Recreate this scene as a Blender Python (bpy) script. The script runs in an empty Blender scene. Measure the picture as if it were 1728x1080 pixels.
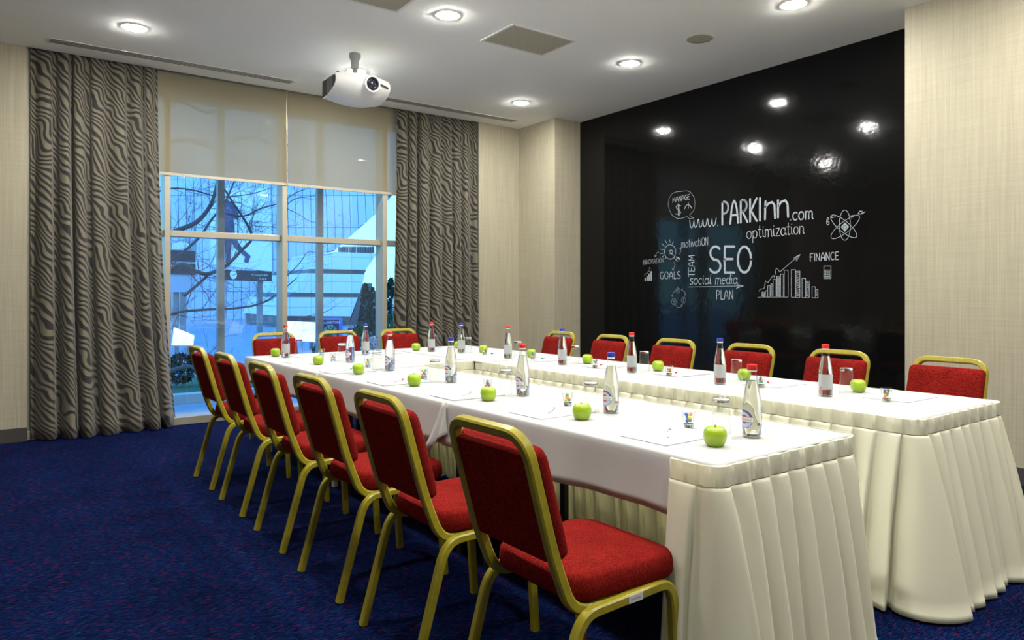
import bpy, math, random
from mathutils import Vector, Matrix
random.seed(7)
SC = bpy.context.scene
COL = SC.collection
PI = math.pi
# ------------------------------------------------------------------ camera
FPX, YAW, CY, CH = 1212.0, math.radians(35.95), 495.2, 1.25
cam_d = bpy.data.cameras.new('camera'); cam = bpy.data.objects.new('camera', cam_d); COL.objects.link(cam)
cam.location = (0, 0, CH); cam.rotation_euler = (PI/2, 0, -YAW)
cam_d.sensor_width = 36; cam_d.lens = 36*FPX/1728; cam_d.shift_y = -(540-CY)/1728
cam_d.clip_end = 500
SC.camera = cam
# ------------------------------------------------------------------ exposure
SC.view_settings.view_transform = 'Standard'; SC.view_settings.look = 'None'
SC.view_settings.gamma = 1; SC.view_settings.use_curve_mapping = False
SC.view_settings.exposure = 0.66
SC.cycles.max_bounces = 10; SC.cycles.transparent_max_bounces = 24
SC.cycles.transmission_bounces = 10; SC.cycles.diffuse_bounces = 5
# ------------------------------------------------------------------ sky (dusk, bluish)
SKY_STRENGTH = 2.2
LAMP_STRENGTH = 450.0
LAMP_COL = (1.0, 0.985, 0.91, 1)
w = bpy.data.worlds.new('dusk_sky'); SC.world = w; w.use_nodes = True
nt = w.node_tree; nt.nodes.clear()
wo = nt.nodes.new('ShaderNodeOutputWorld'); bg = nt.nodes.new('ShaderNodeBackground')
tc = nt.nodes.new('ShaderNodeTexCoord'); sx = nt.nodes.new('ShaderNodeSeparateXYZ'); cr = nt.nodes.new('ShaderNodeValToRGB')
nt.links.new(tc.outputs['Generated'], sx.inputs[0]); nt.links.new(sx.outputs['Z'], cr.inputs[0])
cr.color_ramp.elements[0].position = 0.0; cr.color_ramp.elements[0].color = (0.22, 0.52, 0.66, 1)
cr.color_ramp.elements[1].position = 0.7; cr.color_ramp.elements[1].color = (0.07, 0.34, 1.0, 1)
nt.links.new(cr.outputs[0], bg.inputs[0]); bg.inputs[1].default_value = SKY_STRENGTH
nt.links.new(bg.outputs[0], wo.inputs[0])

# ------------------------------------------------------------------ photo pixel -> place
FW = Vector((math.sin(YAW), math.cos(YAW))); RT = Vector((math.cos(YAW), -math.sin(YAW)))
def onz(x, y, z):
    Z = FPX*(CH-z)/(y-CY); p = FW*Z + RT*((x-864)/FPX*Z); return Vector((p.x, p.y, z))
def onY(x, y, Y):
    d = FW + RT*((x-864)/FPX); t = Y/d.y; return Vector((d.x*t, Y, CH-(y-CY)/FPX*t))
def onX(x, y, X):
    d = FW + RT*((x-864)/FPX); t = X/d.x; return Vector((X, d.y*t, CH-(y-CY)/FPX*t))

# ------------------------------------------------------------------ materials
def mat(name, col=(.8,.8,.8), rough=.5, metal=0, spec=.5, trans=0, ior=1.5, emit=None, estr=0, sheen=0, coat=0):
    m = bpy.data.materials.new(name); m.use_nodes = True
    b = m.node_tree.nodes['Principled BSDF']; i = b.inputs
    i['Base Color'].default_value = (*col[:3], 1); i['Roughness'].default_value = rough
    i['Metallic'].default_value = metal; i['IOR'].default_value = ior
    i['Specular IOR Level'].default_value = spec; i['Transmission Weight'].default_value = trans
    i['Sheen Weight'].default_value = sheen; i['Coat Weight'].default_value = coat
    if emit: i['Emission Color'].default_value = (*emit[:3], 1); i['Emission Strength'].default_value = estr
    return m
class N:
    """small node helper on a material"""
    def __init__(s, m): s.t = m.node_tree; s.b = s.t.nodes.get('Principled BSDF')
    def n(s, typ, **kw):
        x = s.t.nodes.new('ShaderNode'+typ)
        for k, v in kw.items():
            if k in x.inputs: x.inputs[k].default_value = v
            else: setattr(x, k, v)
        return x
    def l(s, a, b): s.t.links.new(a, b)
    def coord(s, scale=(1,1,1), rot=(0,0,0), kind='Object'):
        c = s.n('TexCoord'); mp = s.n('Mapping'); mp.inputs['Scale'].default_value = scale; mp.inputs['Rotation'].default_value = rot
        s.l(c.outputs[kind], mp.inputs[0]); return mp.outputs[0]
    def noise(s, vec, scale, detail=3, rough=.5):
        x = s.n('TexNoise'); x.inputs['Scale'].default_value = scale; x.inputs['Detail'].default_value = detail; x.inputs['Roughness'].default_value = rough
        s.l(vec, x.inputs['Vector']); return x.outputs['Fac']
    def ramp(s, fac, stops, interp='LINEAR'):
        r = s.n('ValToRGB'); r.color_ramp.interpolation = interp; e = r.color_ramp.elements
        while len(e) < len(stops): e.new(.5)
        for k, (p, c) in enumerate(stops):
            e[k].position = p; e[k].color = (*c, 1) if len(c) == 3 else c
        s.l(fac, r.inputs[0]); return r.outputs[0]
    def mix(s, fac, a, b, blend='MIX'):
        x = s.n('Mix', data_type='RGBA', blend_type=blend)
        for v, k in ((fac, 0), (a, 6), (b, 7)):
            if hasattr(v, 'is_linked'): s.l(v, x.inputs[k])
            else: x.inputs[k].default_value = v if k == 0 else (*v, 1)
        return x.outputs[2]
    def bump(s, h, strength=.3, dist=.01):
        x = s.n('Bump'); x.inputs['Strength'].default_value = strength; x.inputs['Distance'].default_value = dist
        s.l(h, x.inputs['Height']); s.l(x.outputs[0], s.b.inputs['Normal'])
    def color(s, c): s.l(c, s.b.inputs['Base Color'])
G3 = lambda v: (v, v, v)
def add(*a): return tuple(sum(t) for t in zip(*a))

# carpet: navy with short slanted streaks of blue and red
M_CARPET = mat('carpet', (.01,.015,.07), 1.0, spec=.03)
n = N(M_CARPET)
v1 = n.coord((14, 60, 1), (0, 0, math.radians(14))); v2 = n.coord((12, 48, 1), (0, 0, math.radians(22))); v3 = n.coord((1,1,1))
base = n.ramp(n.noise(v1, 2.2, 3, .6), [(.35, (.0005,.0014,.011)), (.52, (.0022,.0065,.042)), (.68, (.0045,.018,.072))])
red = n.ramp(n.noise(v2, 1.9, 1, .5), [(.64, G3(0)), (.72, G3(1))])
c1 = n.mix(red, base, (.085,.002,.028))
grn = n.ramp(n.noise(n.coord((13, 55, 1), (0,0,math.radians(4))), 1.7, 1, .5), [(.66, G3(0)), (.72, G3(.8))])
c2 = n.mix(grn, c1, (.006,.034,.075))
patch = n.ramp(n.noise(v3, 2.4, 3), [(.3, G3(.75)), (.7, G3(1.2))])
n.color(n.mix(1.0, c2, patch, 'MULTIPLY')); n.bump(n.noise(v1, 4, 2), .5, .006)
# wallpaper: beige linen with vertical slubs
def wallpaper(name, c):
    m = mat(name, c, .6, spec=.35); n = N(m)
    f = n.noise(n.coord((60, 60, 1.2)), 1.6, 4, .65); g = n.noise(n.coord((2, 2, 110)), 1.5, 2)
    a = n.ramp(f, [(.3, tuple(x*.86 for x in c)), (.7, tuple(min(1, x*1.1) for x in c))])
    b = n.ramp(g, [(.3, G3(.94)), (.7, G3(1.04))])
    n.color(n.mix(1.0, a, b, 'MULTIPLY')); n.bump(f, .15, .002); return m
M_WALL = wallpaper('beige_wallpaper', (.355, .320, .236))
M_CEIL = mat('ceiling_paint', (.94, .955, .93), .8, spec=.2)
n = N(M_CEIL); n.bump(n.noise(n.coord((1,1,1)), 60, 2), .03, .002)
# black lacquer board
M_BLACK = mat('black_lacquer', (.0035,.0035,.0038), .075, spec=.22)
n = N(M_BLACK)
h1 = n.noise(n.coord((1,1,1)), 9, 2); h2 = n.noise(n.coord((1,1,1)), 70, 2)
hm = n.n('Math', operation='MULTIPLY_ADD'); n.l(h2, hm.inputs[0]); hm.inputs[1].default_value = .10; n.l(h1, hm.inputs[2])
n.bump(hm.outputs[0], .05, .02)
M_BASE = mat('dark_skirting', (.05,.045,.04), .45)
M_ALU = mat('champagne_aluminium', (.36,.33,.26), .32, metal=.3)
M_CHALK = mat('chalk_paint', (.66,.70,.76), .9, spec=.1)
n = N(M_CHALK); n.color(n.ramp(n.noise(n.coord((1,1,1)), 220, 2), [(.35, (.19,.21,.24)), (.6, (.36,.39,.43))]))
M_CHALK2 = mat('thin_chalk', (.22,.24,.27), .9, spec=.1)
def thin_glass(name, tint, f0=.05, rough=.0, k=.85, p=3.2):
    m = bpy.data.materials.new(name); m.use_nodes = True; t = m.node_tree; t.nodes.clear()
    o = t.nodes.new('ShaderNodeOutputMaterial'); mx = t.nodes.new('ShaderNodeMixShader'); tr = t.nodes.new('ShaderNodeBsdfTransparent')
    gl = t.nodes.new('ShaderNodeBsdfGlossy'); lw = t.nodes.new('ShaderNodeLayerWeight'); pw = t.nodes.new('ShaderNodeMath'); ma = t.nodes.new('ShaderNodeMath')
    pw.operation = 'POWER'; pw.inputs[1].default_value = p; ma.operation = 'MULTIPLY_ADD'; ma.inputs[1].default_value = k; ma.inputs[2].default_value = f0
    lw.inputs[0].default_value = .5
    tr.inputs[0].default_value = (*tint, 1); gl.inputs['Roughness'].default_value = rough
    t.links.new(lw.outputs['Facing'], pw.inputs[0]); t.links.new(pw.outputs[0], ma.inputs[0]); t.links.new(ma.outputs[0], mx.inputs[0])
    t.links.new(tr.outputs[0], mx.inputs[1]); t.links.new(gl.outputs[0], mx.inputs[2]); t.links.new(mx.outputs[0], o.inputs[0])
    return m
M_PANE = thin_glass('window_glass', (.93,.98,1.0), .075)
M_GLASS = thin_glass('clear_glass', (.965,.975,.97), .05)
M_WATER = mat('water', (1,1,1), 0, trans=1, ior=1.33)
# roller blind: screen cloth
M_BLIND = bpy.data.materials.new('screen_blind'); M_BLIND.use_nodes = True
t = M_BLIND.node_tree; t.nodes.clear()
o_ = t.nodes.new('ShaderNodeOutputMaterial'); d_ = t.nodes.new('ShaderNodeBsdfDiffuse'); s_ = t.nodes.new('ShaderNodeBsdfTranslucent'); p_ = t.nodes.new('ShaderNodeBsdfTransparent')
a_ = t.nodes.new('ShaderNodeMixShader'); b_ = t.nodes.new('ShaderNodeMixShader')
d_.inputs[0].default_value = (.36,.32,.22,1); s_.inputs[0].default_value = (.62,.56,.45,1); p_.inputs[0].default_value = (1,.95,.85,1)
a_.inputs[0].default_value = .42; b_.inputs[0].default_value = .30
t.links.new(d_.outputs[0], a_.inputs[1]); t.links.new(s_.outputs[0], a_.inputs[2]); t.links.new(a_.outputs[0], b_.inputs[1]); t.links.new(p_.outputs[0], b_.inputs[2]); t.links.new(b_.outputs[0], o_.inputs[0])
# zebra curtain
M_CURT = mat('zebra_curtain', (.2,.18,.14), .75, spec=.2, sheen=.2)
n = N(M_CURT)
uv = n.coord((1,1,1), kind='UV')
wn = n.n('TexNoise'); wn.inputs['Scale'].default_value = 3.2; wn.inputs['Detail'].default_value = 1.0; n.l(uv, wn.inputs['Vector'])
wa = n.n('VectorMath', operation='MULTIPLY_ADD'); n.l(wn.outputs['Color'], wa.inputs[0]); wa.inputs[1].default_value = (.42,.20,0); n.l(uv, wa.inputs[2])
wv = n.n('TexWave', wave_type='BANDS', bands_direction='DIAGONAL'); wv.inputs['Scale'].default_value = 9.5; wv.inputs['Distortion'].default_value = 0.9; wv.inputs['Detail'].default_value = 1.5; wv.inputs['Detail Scale'].default_value = 1.2
n.l(wa.outputs[0], wv.inputs['Vector'])
n.color(n.ramp(wv.outputs['Fac'], [(.40, (.022,.021,.022)), (.52, (.145,.126,.090))]))
# linens
def cloth_mat(name, c):
    m = mat(name, c, .85, spec=.15, sheen=.15); n = N(m); f = n.noise(n.coord((1,1,1)), 9, 3); n.bump(f, .12, .01); return m
M_LINEN = cloth_mat('white_linen', (.50,.50,.495))
M_SKIRT = cloth_mat('ivory_satin', (.86,.845,.71))
def sheer(m, c, k):      # thin cloth lets some light through
    t = m.node_tree; o = t.nodes['Material Output']; b = t.nodes['Principled BSDF']; tl = t.nodes.new('ShaderNodeBsdfTranslucent'); mx = t.nodes.new('ShaderNodeMixShader')
    tl.inputs[0].default_value = (*c, 1); mx.inputs[0].default_value = k; t.links.new(b.outputs[0], mx.inputs[1]); t.links.new(tl.outputs[0], mx.inputs[2]); t.links.new(mx.outputs[0], o.inputs[0])
sheer(M_SKIRT, (.90,.88,.70), .38); sheer(M_LINEN, (.72,.71,.68), .12)
M_SKIRT.node_tree.nodes['Principled BSDF'].inputs['Roughness'].default_value = .5
# chair
M_GOLD = mat('olive_gold_paint', (.40,.335,.028), .32, spec=.5)
n = N(M_GOLD); n.color(n.ramp(n.noise(n.coord((1,1,1)), 30, 4), [(.3, (.27,.225,.015)), (.7, (.345,.29,.022))]))
M_RED = mat('red_chenille', (.32,.018,.016), 1.0, spec=.03)
n = N(M_RED); f = n.noise(n.coord((420, 90, 130)), 1, 3, .7); g = n.noise(n.coord((1,1,1)), 14, 2)
n.color(n.mix(1.0, n.ramp(f, [(.34, (.085,.004,.0035)), (.62, (.225,.014,.011))]), n.ramp(g, [(.3, G3(.85)), (.7, G3(1.1))]), 'MULTIPLY')); n.bump(f, .4, .004)
M_BLKMET = mat('black_steel', (.012,.012,.013), .4)
M_GRYMET = mat('grey_steel', (.55,.55,.52), .4)
M_WOOD = mat('dark_underside', (.05,.035,.025), .6)
M_WHITE = mat('white_plastic', (.82,.83,.82), .3)
M_DARK = mat('dark_plastic', (.012,.012,.014), .5)
M_GREYP = mat('grey_plastic', (.25,.25,.26), .4)
M_LENS = mat('projector_lens_glass', (.02,.02,.03), .05, coat=.5)
M_REDP = mat('red_plastic', (.62,.02,.015), .35)
M_BLUEP = mat('blue_plastic', (.03,.035,.30), .35)
M_GRNP = mat('green_plastic', (.02,.30,.12), .35)
M_YELP = mat('yellow_plastic', (.65,.45,.03), .35)
M_PAPER = mat('paper', (.525,.54,.575), .8, spec=.1)
M_LAMP = mat('lamp_lens', (1,1,1), .5, emit=LAMP_COL, estr=LAMP_STRENGTH)
M_TRIM = mat('white_trim', (.8,.8,.78), .4)
M_VENT = mat('vent_mesh', (.33,.31,.24), .8)
n = N(M_VENT); n.color(n.ramp(n.noise(n.coord((1,1,1)), 200, 2), [(.35, (.37,.35,.265)), (.65, (.55,.53,.42))]))
M_SLOT = mat('slot_dark', (.03,.03,.028), .6)
M_APPLE = mat('green_apple', (.42,.62,.04), .28, coat=.2)
n = N(M_APPLE); n.color(n.ramp(n.noise(n.coord((1,1,1)), 12, 3), [(.3, (.23,.39,.008)), (.7, (.37,.51,.025))]))
M_STEM = mat('apple_stem', (.10,.06,.03), .7)
M_LBL = mat('label_pale_blue', (.46,.56,.80), .5)
M_LBLU = mat('label_blue', (.07,.09,.40), .5)
M_LRED = mat('label_red', (.62,.05,.05), .5)
M_LYEL = mat('label_yellow', (.75,.62,.18), .5)
M_LGRY = mat('label_back_grey', (.60,.62,.58), .6)
M_LGRY.node_tree.nodes['Principled BSDF'].inputs['Alpha'].default_value = .55
M_LTXT = mat('label_text_grey', (.30,.31,.30), .6)
M_LWHT = mat('label_silver', (.74,.73,.70), .5)
CANDY = {'blue': (.03,.12,.60), 'green': (.03,.42,.16), 'yellow': (.80,.62,.02), 'orange': (.85,.30,.03), 'red': (.70,.06,.07), 'brown': (.18,.10,.06)}
M_CANDY = {k: mat('candy_'+k, c, .25, coat=.3) for k, c in CANDY.items()}

# ------------------------------------------------------------------ mesh helpers
class MB:
    def __init__(s): s.v = []; s.f = []; s.mi = []; s.cur = 0; s.uv = None
    def face(s, f): s.f.append(tuple(f)); s.mi.append(s.cur)
    def box(s, x0, x1, y0, y1, z0, z1):
        k = len(s.v); s.v += [(x, y, z) for z in (z0, z1) for y in (y0, y1) for x in (x0, x1)]
        for q in ((0,2,3,1),(4,5,7,6),(0,1,5,4),(2,6,7,3),(0,4,6,2),(1,3,7,5)): s.face([k+i for i in q])
        return s
    def loft(s, rings, cap0=True, cap1=True, close=True):
        k = len(s.v); m = len(rings[0])
        for r in rings: s.v += [tuple(p) for p in r]
        for i in range(len(rings)-1):
            for j in range(m if close else m-1):
                a = k+i*m+j; b = k+i*m+(j+1) % m; s.face((a, b, b+m, a+m))
        if cap0: s.face([k+j for j in reversed(range(m))])
        if cap1: s.face([k+(len(rings)-1)*m+j for j in range(m)])
        return s
    def lathe(s, prof, seg=24, c=(0,0,0), cap0=True, cap1=True):
        R = [[(c[0]+r*math.cos(2*PI*j/seg), c[1]+r*math.sin(2*PI*j/seg), c[2]+z) for j in range(seg)] for r, z in prof]
        return s.loft(R, cap0, cap1)
    def sweep(s, path, prof, up=None, caps=True):
        P = [Vector(p) for p in path]; rings = []; nrm = None
        for i, p in enumerate(P):
            a = P[max(0, i-1)]; b = P[min(len(P)-1, i+1)]; t = (b-a).normalized()
            if up is not None: u = Vector(up); u = (u - t*u.dot(t)).normalized()
            else:
                if nrm is None:
                    h = Vector((0,0,1)) if abs(t.z) < .9 else Vector((1,0,0)); u = (h-t*h.dot(t)).normalized()
                else: u = (nrm-t*nrm.dot(t)).normalized()
            nrm = u; w_ = t.cross(u)
            rings.append([tuple(p + u*q[0] + w_*q[1]) for q in prof])
        return s.loft(rings, caps, caps)
    def tube(s, path, r, seg=8):
        if not hasattr(r, '__len__'): return s.sweep(path, [(r*math.cos(2*PI*j/seg), r*math.sin(2*PI*j/seg)) for j in range(seg)])
        P = [Vector(p) for p in path]; rings = []; nrm = None
        for i, p in enumerate(P):
            t = (P[min(len(P)-1, i+1)]-P[max(0, i-1)]).normalized()
            if nrm is None: h = Vector((0,0,1)) if abs(t.z) < .9 else Vector((1,0,0))
            else: h = nrm
            u = (h-t*h.dot(t)).normalized(); nrm = u; w_ = t.cross(u)
            rings.append([tuple(p+u*r[i]*math.cos(2*PI*j/seg)+w_*r[i]*math.sin(2*PI*j/seg)) for j in range(seg)])
        return s.loft(rings)
    def sphere(s, c, r, seg=10, rg=7, sc=(1,1,1)):
        R = [[(c[0]+sc[0]*r*math.sin(PI*i/rg)*math.cos(2*PI*j/seg), c[1]+sc[1]*r*math.sin(PI*i/rg)*math.sin(2*PI*j/seg), c[2]-sc[2]*r*math.cos(PI*i/rg)) for j in range(seg)] for i in range(1, rg)]
        return s.loft(R)
    def grid(s, pts, uvs=None):
        k = len(s.v); m = len(pts[0])
        for r in pts: s.v += [tuple(p) for p in r]
        if uvs:
            if s.uv is None: s.uv = []
            for r in uvs: s.uv += list(r)
        for i in range(len(pts)-1):
            for j in range(m-1): a = k+i*m+j; s.face((a, a+1, a+m+1, a+m))
        return s
    def prism(s, poly, axis_vec):
        k = len(s.v); m = len(poly); d = Vector(axis_vec)
        s.v += [tuple(p) for p in poly] + [tuple(Vector(p)+d) for p in poly]
        s.face([k+j for j in range(m)]); s.face([k+m+j for j in reversed(range(m))])
        for j in range(m): a = k+j; b = k+(j+1) % m; s.face((a, a+m, b+m, b))
        return s
    def mesh(s, name, mats, smooth=False):
        me = bpy.data.meshes.new(name); me.from_pydata(s.v, [], s.f)
        for m in (mats if isinstance(mats, (list, tuple)) else [mats]): me.materials.append(m)
        if any(s.mi): me.polygons.foreach_set('material_index', s.mi)
        if s.uv:
            ul = me.uv_layers.new(name='UVMap')
            for lp in me.loops: ul.data[lp.index].uv = s.uv[lp.vertex_index]
        if smooth:
            me.polygons.foreach_set('use_smooth', [True]*len(me.polygons))
            if smooth != 'all': me.set_sharp_from_angle(angle=math.radians(smooth if smooth is not True else 40))
        me.update(); return me
    def build(s, name, mats, parent=None, smooth=False, bevel=0, fix=True):
        me = s.mesh(name, mats, smooth)
        if fix:
            import bmesh
            bm = bmesh.new(); bm.from_mesh(me); bmesh.ops.recalc_face_normals(bm, faces=bm.faces); bm.to_mesh(me); bm.free()
        return put(name, me, parent, bevel)
def put(name, me, parent=None, bevel=0):
    o = bpy.data.objects.new(name, me); COL.objects.link(o); o.parent = parent
    if bevel:
        b = o.modifiers.new('bevel', 'BEVEL'); b.width = bevel; b.segments = 2; b.limit_method = 'ANGLE'
    return o
def empty(name, loc=(0,0,0), rz=0):
    o = bpy.data.objects.new(name, None); COL.objects.link(o); o.location = loc; o.rotation_euler = (0,0,rz); o.empty_display_size = .1; return o
def tag(o, label, cat=None, group=None):
    o['label'] = label
    if cat: o['category'] = cat
    if group: o['group'] = group
    return o
def struct(o, label=None):
    o['kind'] = 'structure'
    if label: o['label'] = label
    return o
def copy_tree(o, parent=None):
    c = o.copy(); COL.objects.link(c); c.parent = parent
    for ch in list(o.children): copy_tree(ch, c)
    return c
def rrect(w, h, r, k=4, cx=0, cy=0):
    P = []
    for sx_, sy_, a0 in ((1,1,0),(-1,1,90),(-1,-1,180),(1,-1,270)):
        for i in range(k+1):
            a = math.radians(a0+90*i/k); P.append((cx+sx_*(w/2-r)+r*math.cos(a), cy+sy_*(h/2-r)+r*math.sin(a)))
    return P
def arc_pts(cx, cy, rx, ry, a0, a1, n_=12):
    return [(cx+rx*math.cos(math.radians(a0+(a1-a0)*i/n_)), cy+ry*math.sin(math.radians(a0+(a1-a0)*i/n_))) for i in range(n_+1)]
def fillet(P, r, k=6):
    """round the inner corners of a 3-D polyline"""
    P = [Vector(p) for p in P]; out = [P[0]]
    for i in range(1, len(P)-1):
        a, b, c = P[i-1], P[i], P[i+1]; ri = r[i] if hasattr(r, '__len__') else r
        d0 = min(ri, (a-b).length*.49); d1 = min(ri, (c-b).length*.49)
        p0 = b+(a-b).normalized()*d0; p1 = b+(c-b).normalized()*d1
        for j in range(k+1):
            t = j/k; out.append(p0*(1-t)**2 + b*2*t*(1-t) + p1*t*t)
    out.append(P[-1]); return out
def text_mesh(body, size, extrude=0.0, align='LEFT'):
    cu = bpy.data.curves.new('t', 'FONT'); cu.body = body; cu.size = size; cu.extrude = extrude; cu.align_x = align; cu.resolution_u = 2
    ob = bpy.data.objects.new('t', cu); COL.objects.link(ob)
    dg = bpy.context.evaluated_depsgraph_get(); me = bpy.data.meshes.new_from_object(ob.evaluated_get(dg))
    bpy.data.objects.remove(ob); bpy.data.curves.remove(cu); return me

# ================================================================== STRUCTURE
H = 3.34; XW = 5.43; XB = 5.83; YW = 7.34; XL = -2.2; YB = -2.6
WX0, WX1 = 0.247, 4.82
def plain(name, x0, x1, y0, y1, z0, z1, m): return struct(MB().box(x0, x1, y0, y1, z0, z1).build(name, m))
floor = plain('floor', XL-.2, XB+.2, YB-.2, 7.75, -.12, 0, M_CARPET)
ceil = MB().box(XL-.2, XB+.2, YB-.2, YW, H, H+.14).build('ceiling', M_CEIL); struct(ceil)
plain('ceiling_pocket', WX0-.2, WX1+.2, YW, 7.75, 3.56, 3.7, M_CEIL)
plain('wall_window_left', XL-.2, WX0, YW, 7.7, 0, H+.3, M_WALL)
plain('wall_window_right', WX1, XB+.2, YW, 7.7, 0, H+.3, M_WALL)
plain('wall_column', XW, XB+.2, 6.62, YW, 0, H, M_WALL)
plain('wall_right', XW, XB+.2, YB, 2.575, 0, H, M_WALL)
wall_black = plain('wall_right_recess', XB, XB+.15, 2.575, 6.62, 0, H, M_BLACK)
wall_black['label'] = 'glossy black writing wall between two beige piers'
plain('wall_left', XL-.2, XL, YB, YW, 0, H, M_WALL)
plain('wall_back', XL-.2, XB+.2, YB-.2, YB, 0, H, M_WALL)
BH = .115
plain('baseboard_window_left', XL, WX0, YW-.014, YW, 0, BH, M_BASE)
plain('baseboard_window_right', WX1, XW, YW-.014, YW, 0, BH, M_BASE)
plain('baseboard_right', XW-.014, XW, YB, 2.575, 0, BH, M_BASE)
plain('baseboard_column', XW-.014, XW, 6.606, YW-.014, 0, BH, M_BASE)
plain('baseboard_recess', XB-.014, XB, 2.575, 6.62, 0, .09, M_BASE)

# ---- window wall
win = struct(empty('window_1', (2.53, 7.55, 0)), 'tall aluminium window wall looking onto the street')
GY = 7.555; FY0, FY1 = 7.405, 7.60
def wbox(name, x0, x1, y0, y1, z0, z1, m, bevel=.004):
    o = MB().box(x0-2.53, x1-2.53, y0-7.55, y1-7.55, z0, z1).build(name, m, win, bevel=bevel); return o
MUL = [.252, 1.35, 2.464, 3.60, 4.765]
for x in MUL: wbox('mullion', x-.027, x+.027, FY0, FY1, .075, 3.44, M_ALU)
wbox('sill', WX0, WX1, 7.372, 7.62, 0, .075, M_ALU)
wbox('header', WX0, WX1, 7.50, 7.65, 3.14, 3.56, M_ALU)
for a, b in zip(MUL[:-1], MUL[1:]):
    wbox('transom', a+.0275, b-.0275, 7.455, 7.595, 1.795, 1.855, M_ALU)
    for z0, z1 in ((.0755, 1.7945), (1.8555, 3.1395)):
        wbox('pane', a+.028, b-.028, GY, GY+.008, z0, z1, M_PANE, 0)
# slim steel posts standing outside the glass
for px in (372, 539):
    p = onY(px, 500, 8.25)
    o = MB().box(-.035, .035, -.035, .035, -.25, 4.6).build('facade_post', M_GREYP); o.location = (p.x, 8.25, 0)
    tag(o, 'slim grey steel post standing outside the %s window bay' % ('bare-tree' if px < 400 else 'shop-sign'), 'post')

# ================================================================== CEILING FIXTURES
LX = [.91, 2.775, 4.695]; LY = [6.31, 4.65, 3.01, 1.36, -.3]
lamp_names = {(0,0): 'nearest the wide zebra curtain', (1,0): 'tucked just behind the projector', (2,0): 'nearest the beige corner column',
  (1,1): 'between the square ceiling vent and the carpet', (2,1): 'between the round speaker and the beige column', (2,2): 'by the near end of the black wall'}
def downlight(x, y, label):
    t_ = empty('downlight', (x, y, H)); tag(t_, label, 'downlight', 'recessed round ceiling downlights')
    MB().lathe([(.0745,-.0005),(.096,-.0005),(.094,-.005),(.077,-.006)], 32, cap0=False, cap1=False).build('trim_ring', M_TRIM, t_, smooth=True)
    MB().lathe([(.073,-.001),(.073,-.007),(.064,-.011),(.036,-.013),(.002,-.014)], 32, cap0=False).build('lens', M_LAMP, t_, smooth=True)
for i, x in enumerate(LX):
    for j, y in enumerate(LY):
        downlight(x, y, 'bright round recessed ceiling downlight '+lamp_names.get((i,j), 'over the carpet away from the windows'))
# slot diffusers
def slot(x0, x1, label):
    t_ = empty('slot_diffuser', ((x0+x1)/2, 7.03, H)); L = (x1-x0)/2
    tag(t_, label, 'air diffuser', 'linear slot diffusers above the windows')
    MB().box(-L, L, -.065, .065, -.003, -.0005).build('frame', M_TRIM, t_)
    for k in range(4):
        yy = -.042+.028*k
        MB().box(-L+.03, L-.03, yy-.0055, yy+.0055, -.0042, -.0031).build('slot', M_SLOT, t_)
slot(.36, 2.43, 'long slotted air diffuser above the left window bays')
slot(3.05, 5.16, 'long slotted air diffuser running towards the corner column')
# square vent panels
def vent(x0, x1, y0, y1, label):
    t_ = empty('ceiling_vent', ((x0+x1)/2, (y0+y1)/2, H)); a = (x1-x0)/2; b = (y1-y0)/2
    tag(t_, label, 'ceiling vent')
    m = MB()
    for q in ((-a-.022, a+.022, -b-.022, -b), (-a-.022, a+.022, b, b+.022), (-a-.022, -a, -b, b), (a, a+.022, -b, b)): m.box(*q, -.007, -.0005)
    m.build('frame', M_TRIM, t_); MB().box(-a, a, -b, b, -.004, -.0005).build('mesh_panel', M_VENT, t_)
vent(3.29, 3.90, 4.51, 4.93, 'square olive-grey ceiling vent panel beside the round speaker')
vent(1.95, 2.42, 4.42, 4.80, 'square ceiling vent panel over the open carpet')
t_ = empty('ceiling_speaker', (4.70, 3.86, H)); tag(t_, 'round flush olive-grey ceiling speaker near the black wall', 'speaker')
MB().lathe([(.098,-.0005),(.108,-.0005),(.106,-.006),(.097,-.007)], 40, cap0=False, cap1=False).build('rim', M_VENT, t_, smooth=True)
MB().lathe([(.097,-.003),(.06,-.005),(.012,-.006)], 40, cap0=False).build('grille', M_VENT, t_, smooth=True)
# ---- projector
pj = empty('projector', (2.59, 5.82, H-.03)); tag(pj, 'white ceiling-mounted projector with black side grille and round lens', 'projector')
MB().lathe([(.006,.0295),(.05,.0295),(.05,-.0),(.033,-.034),(.033,-.105),(.024,-.108),(.024,-.19)], 20).build('ceiling_mount', M_GREYP, pj, smooth=True).location = (-.02, .06, 0)
MB().box(-.10, .05, -.03, .12, -.19, -.175).build('mount_plate', M_DARK, pj)
# hull: side profile swept across the width with a bowed front
W = .245
def hull_ring(x, s_=1.0):
    bow = .07*(1-(x/W)**2)-.04; zt = -.185-.012*(abs(x)/W)**2; zb = -.40+.045*(x/W)**2
    P = [(x, .24, zt), (x, .24, -.375+.02*abs(x)/W)]
    for i in range(9):
        a = i/8*PI/2; y = .20-(.20+.10+bow)*math.sin(a)**1.15; z = zb+(zt-.05-zb)*(1-math.cos(a))**.9
        P.append((x, y, z))
    P += [(x, -.10-bow, zt-.02), (x, -.085-bow, zt)]
    return P
MB().loft([hull_ring(-W+.004), *[hull_ring(-W+2*W*i/14) for i in range(1, 14)]]+[[(W+.03*math.sin(a), p[1]*math.cos(a*.5)+.02*math.sin(a), p[2]*(1)+(-.29-p[2])*.18*math.sin(a)) for p in hull_ring(W-.02)] for a in (0, .6, 1.2)]).build('housing', M_WHITE, pj, smooth=50)
g_ = [(-W-.001+.0, p[1]*.94+.010, -.29+(p[2]+.29)*.88) for p in hull_ring(-W+.004)]
gr = MB().prism(g_, (.004, 0, 0)).build('side_grille', M_DARK, pj)
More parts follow.
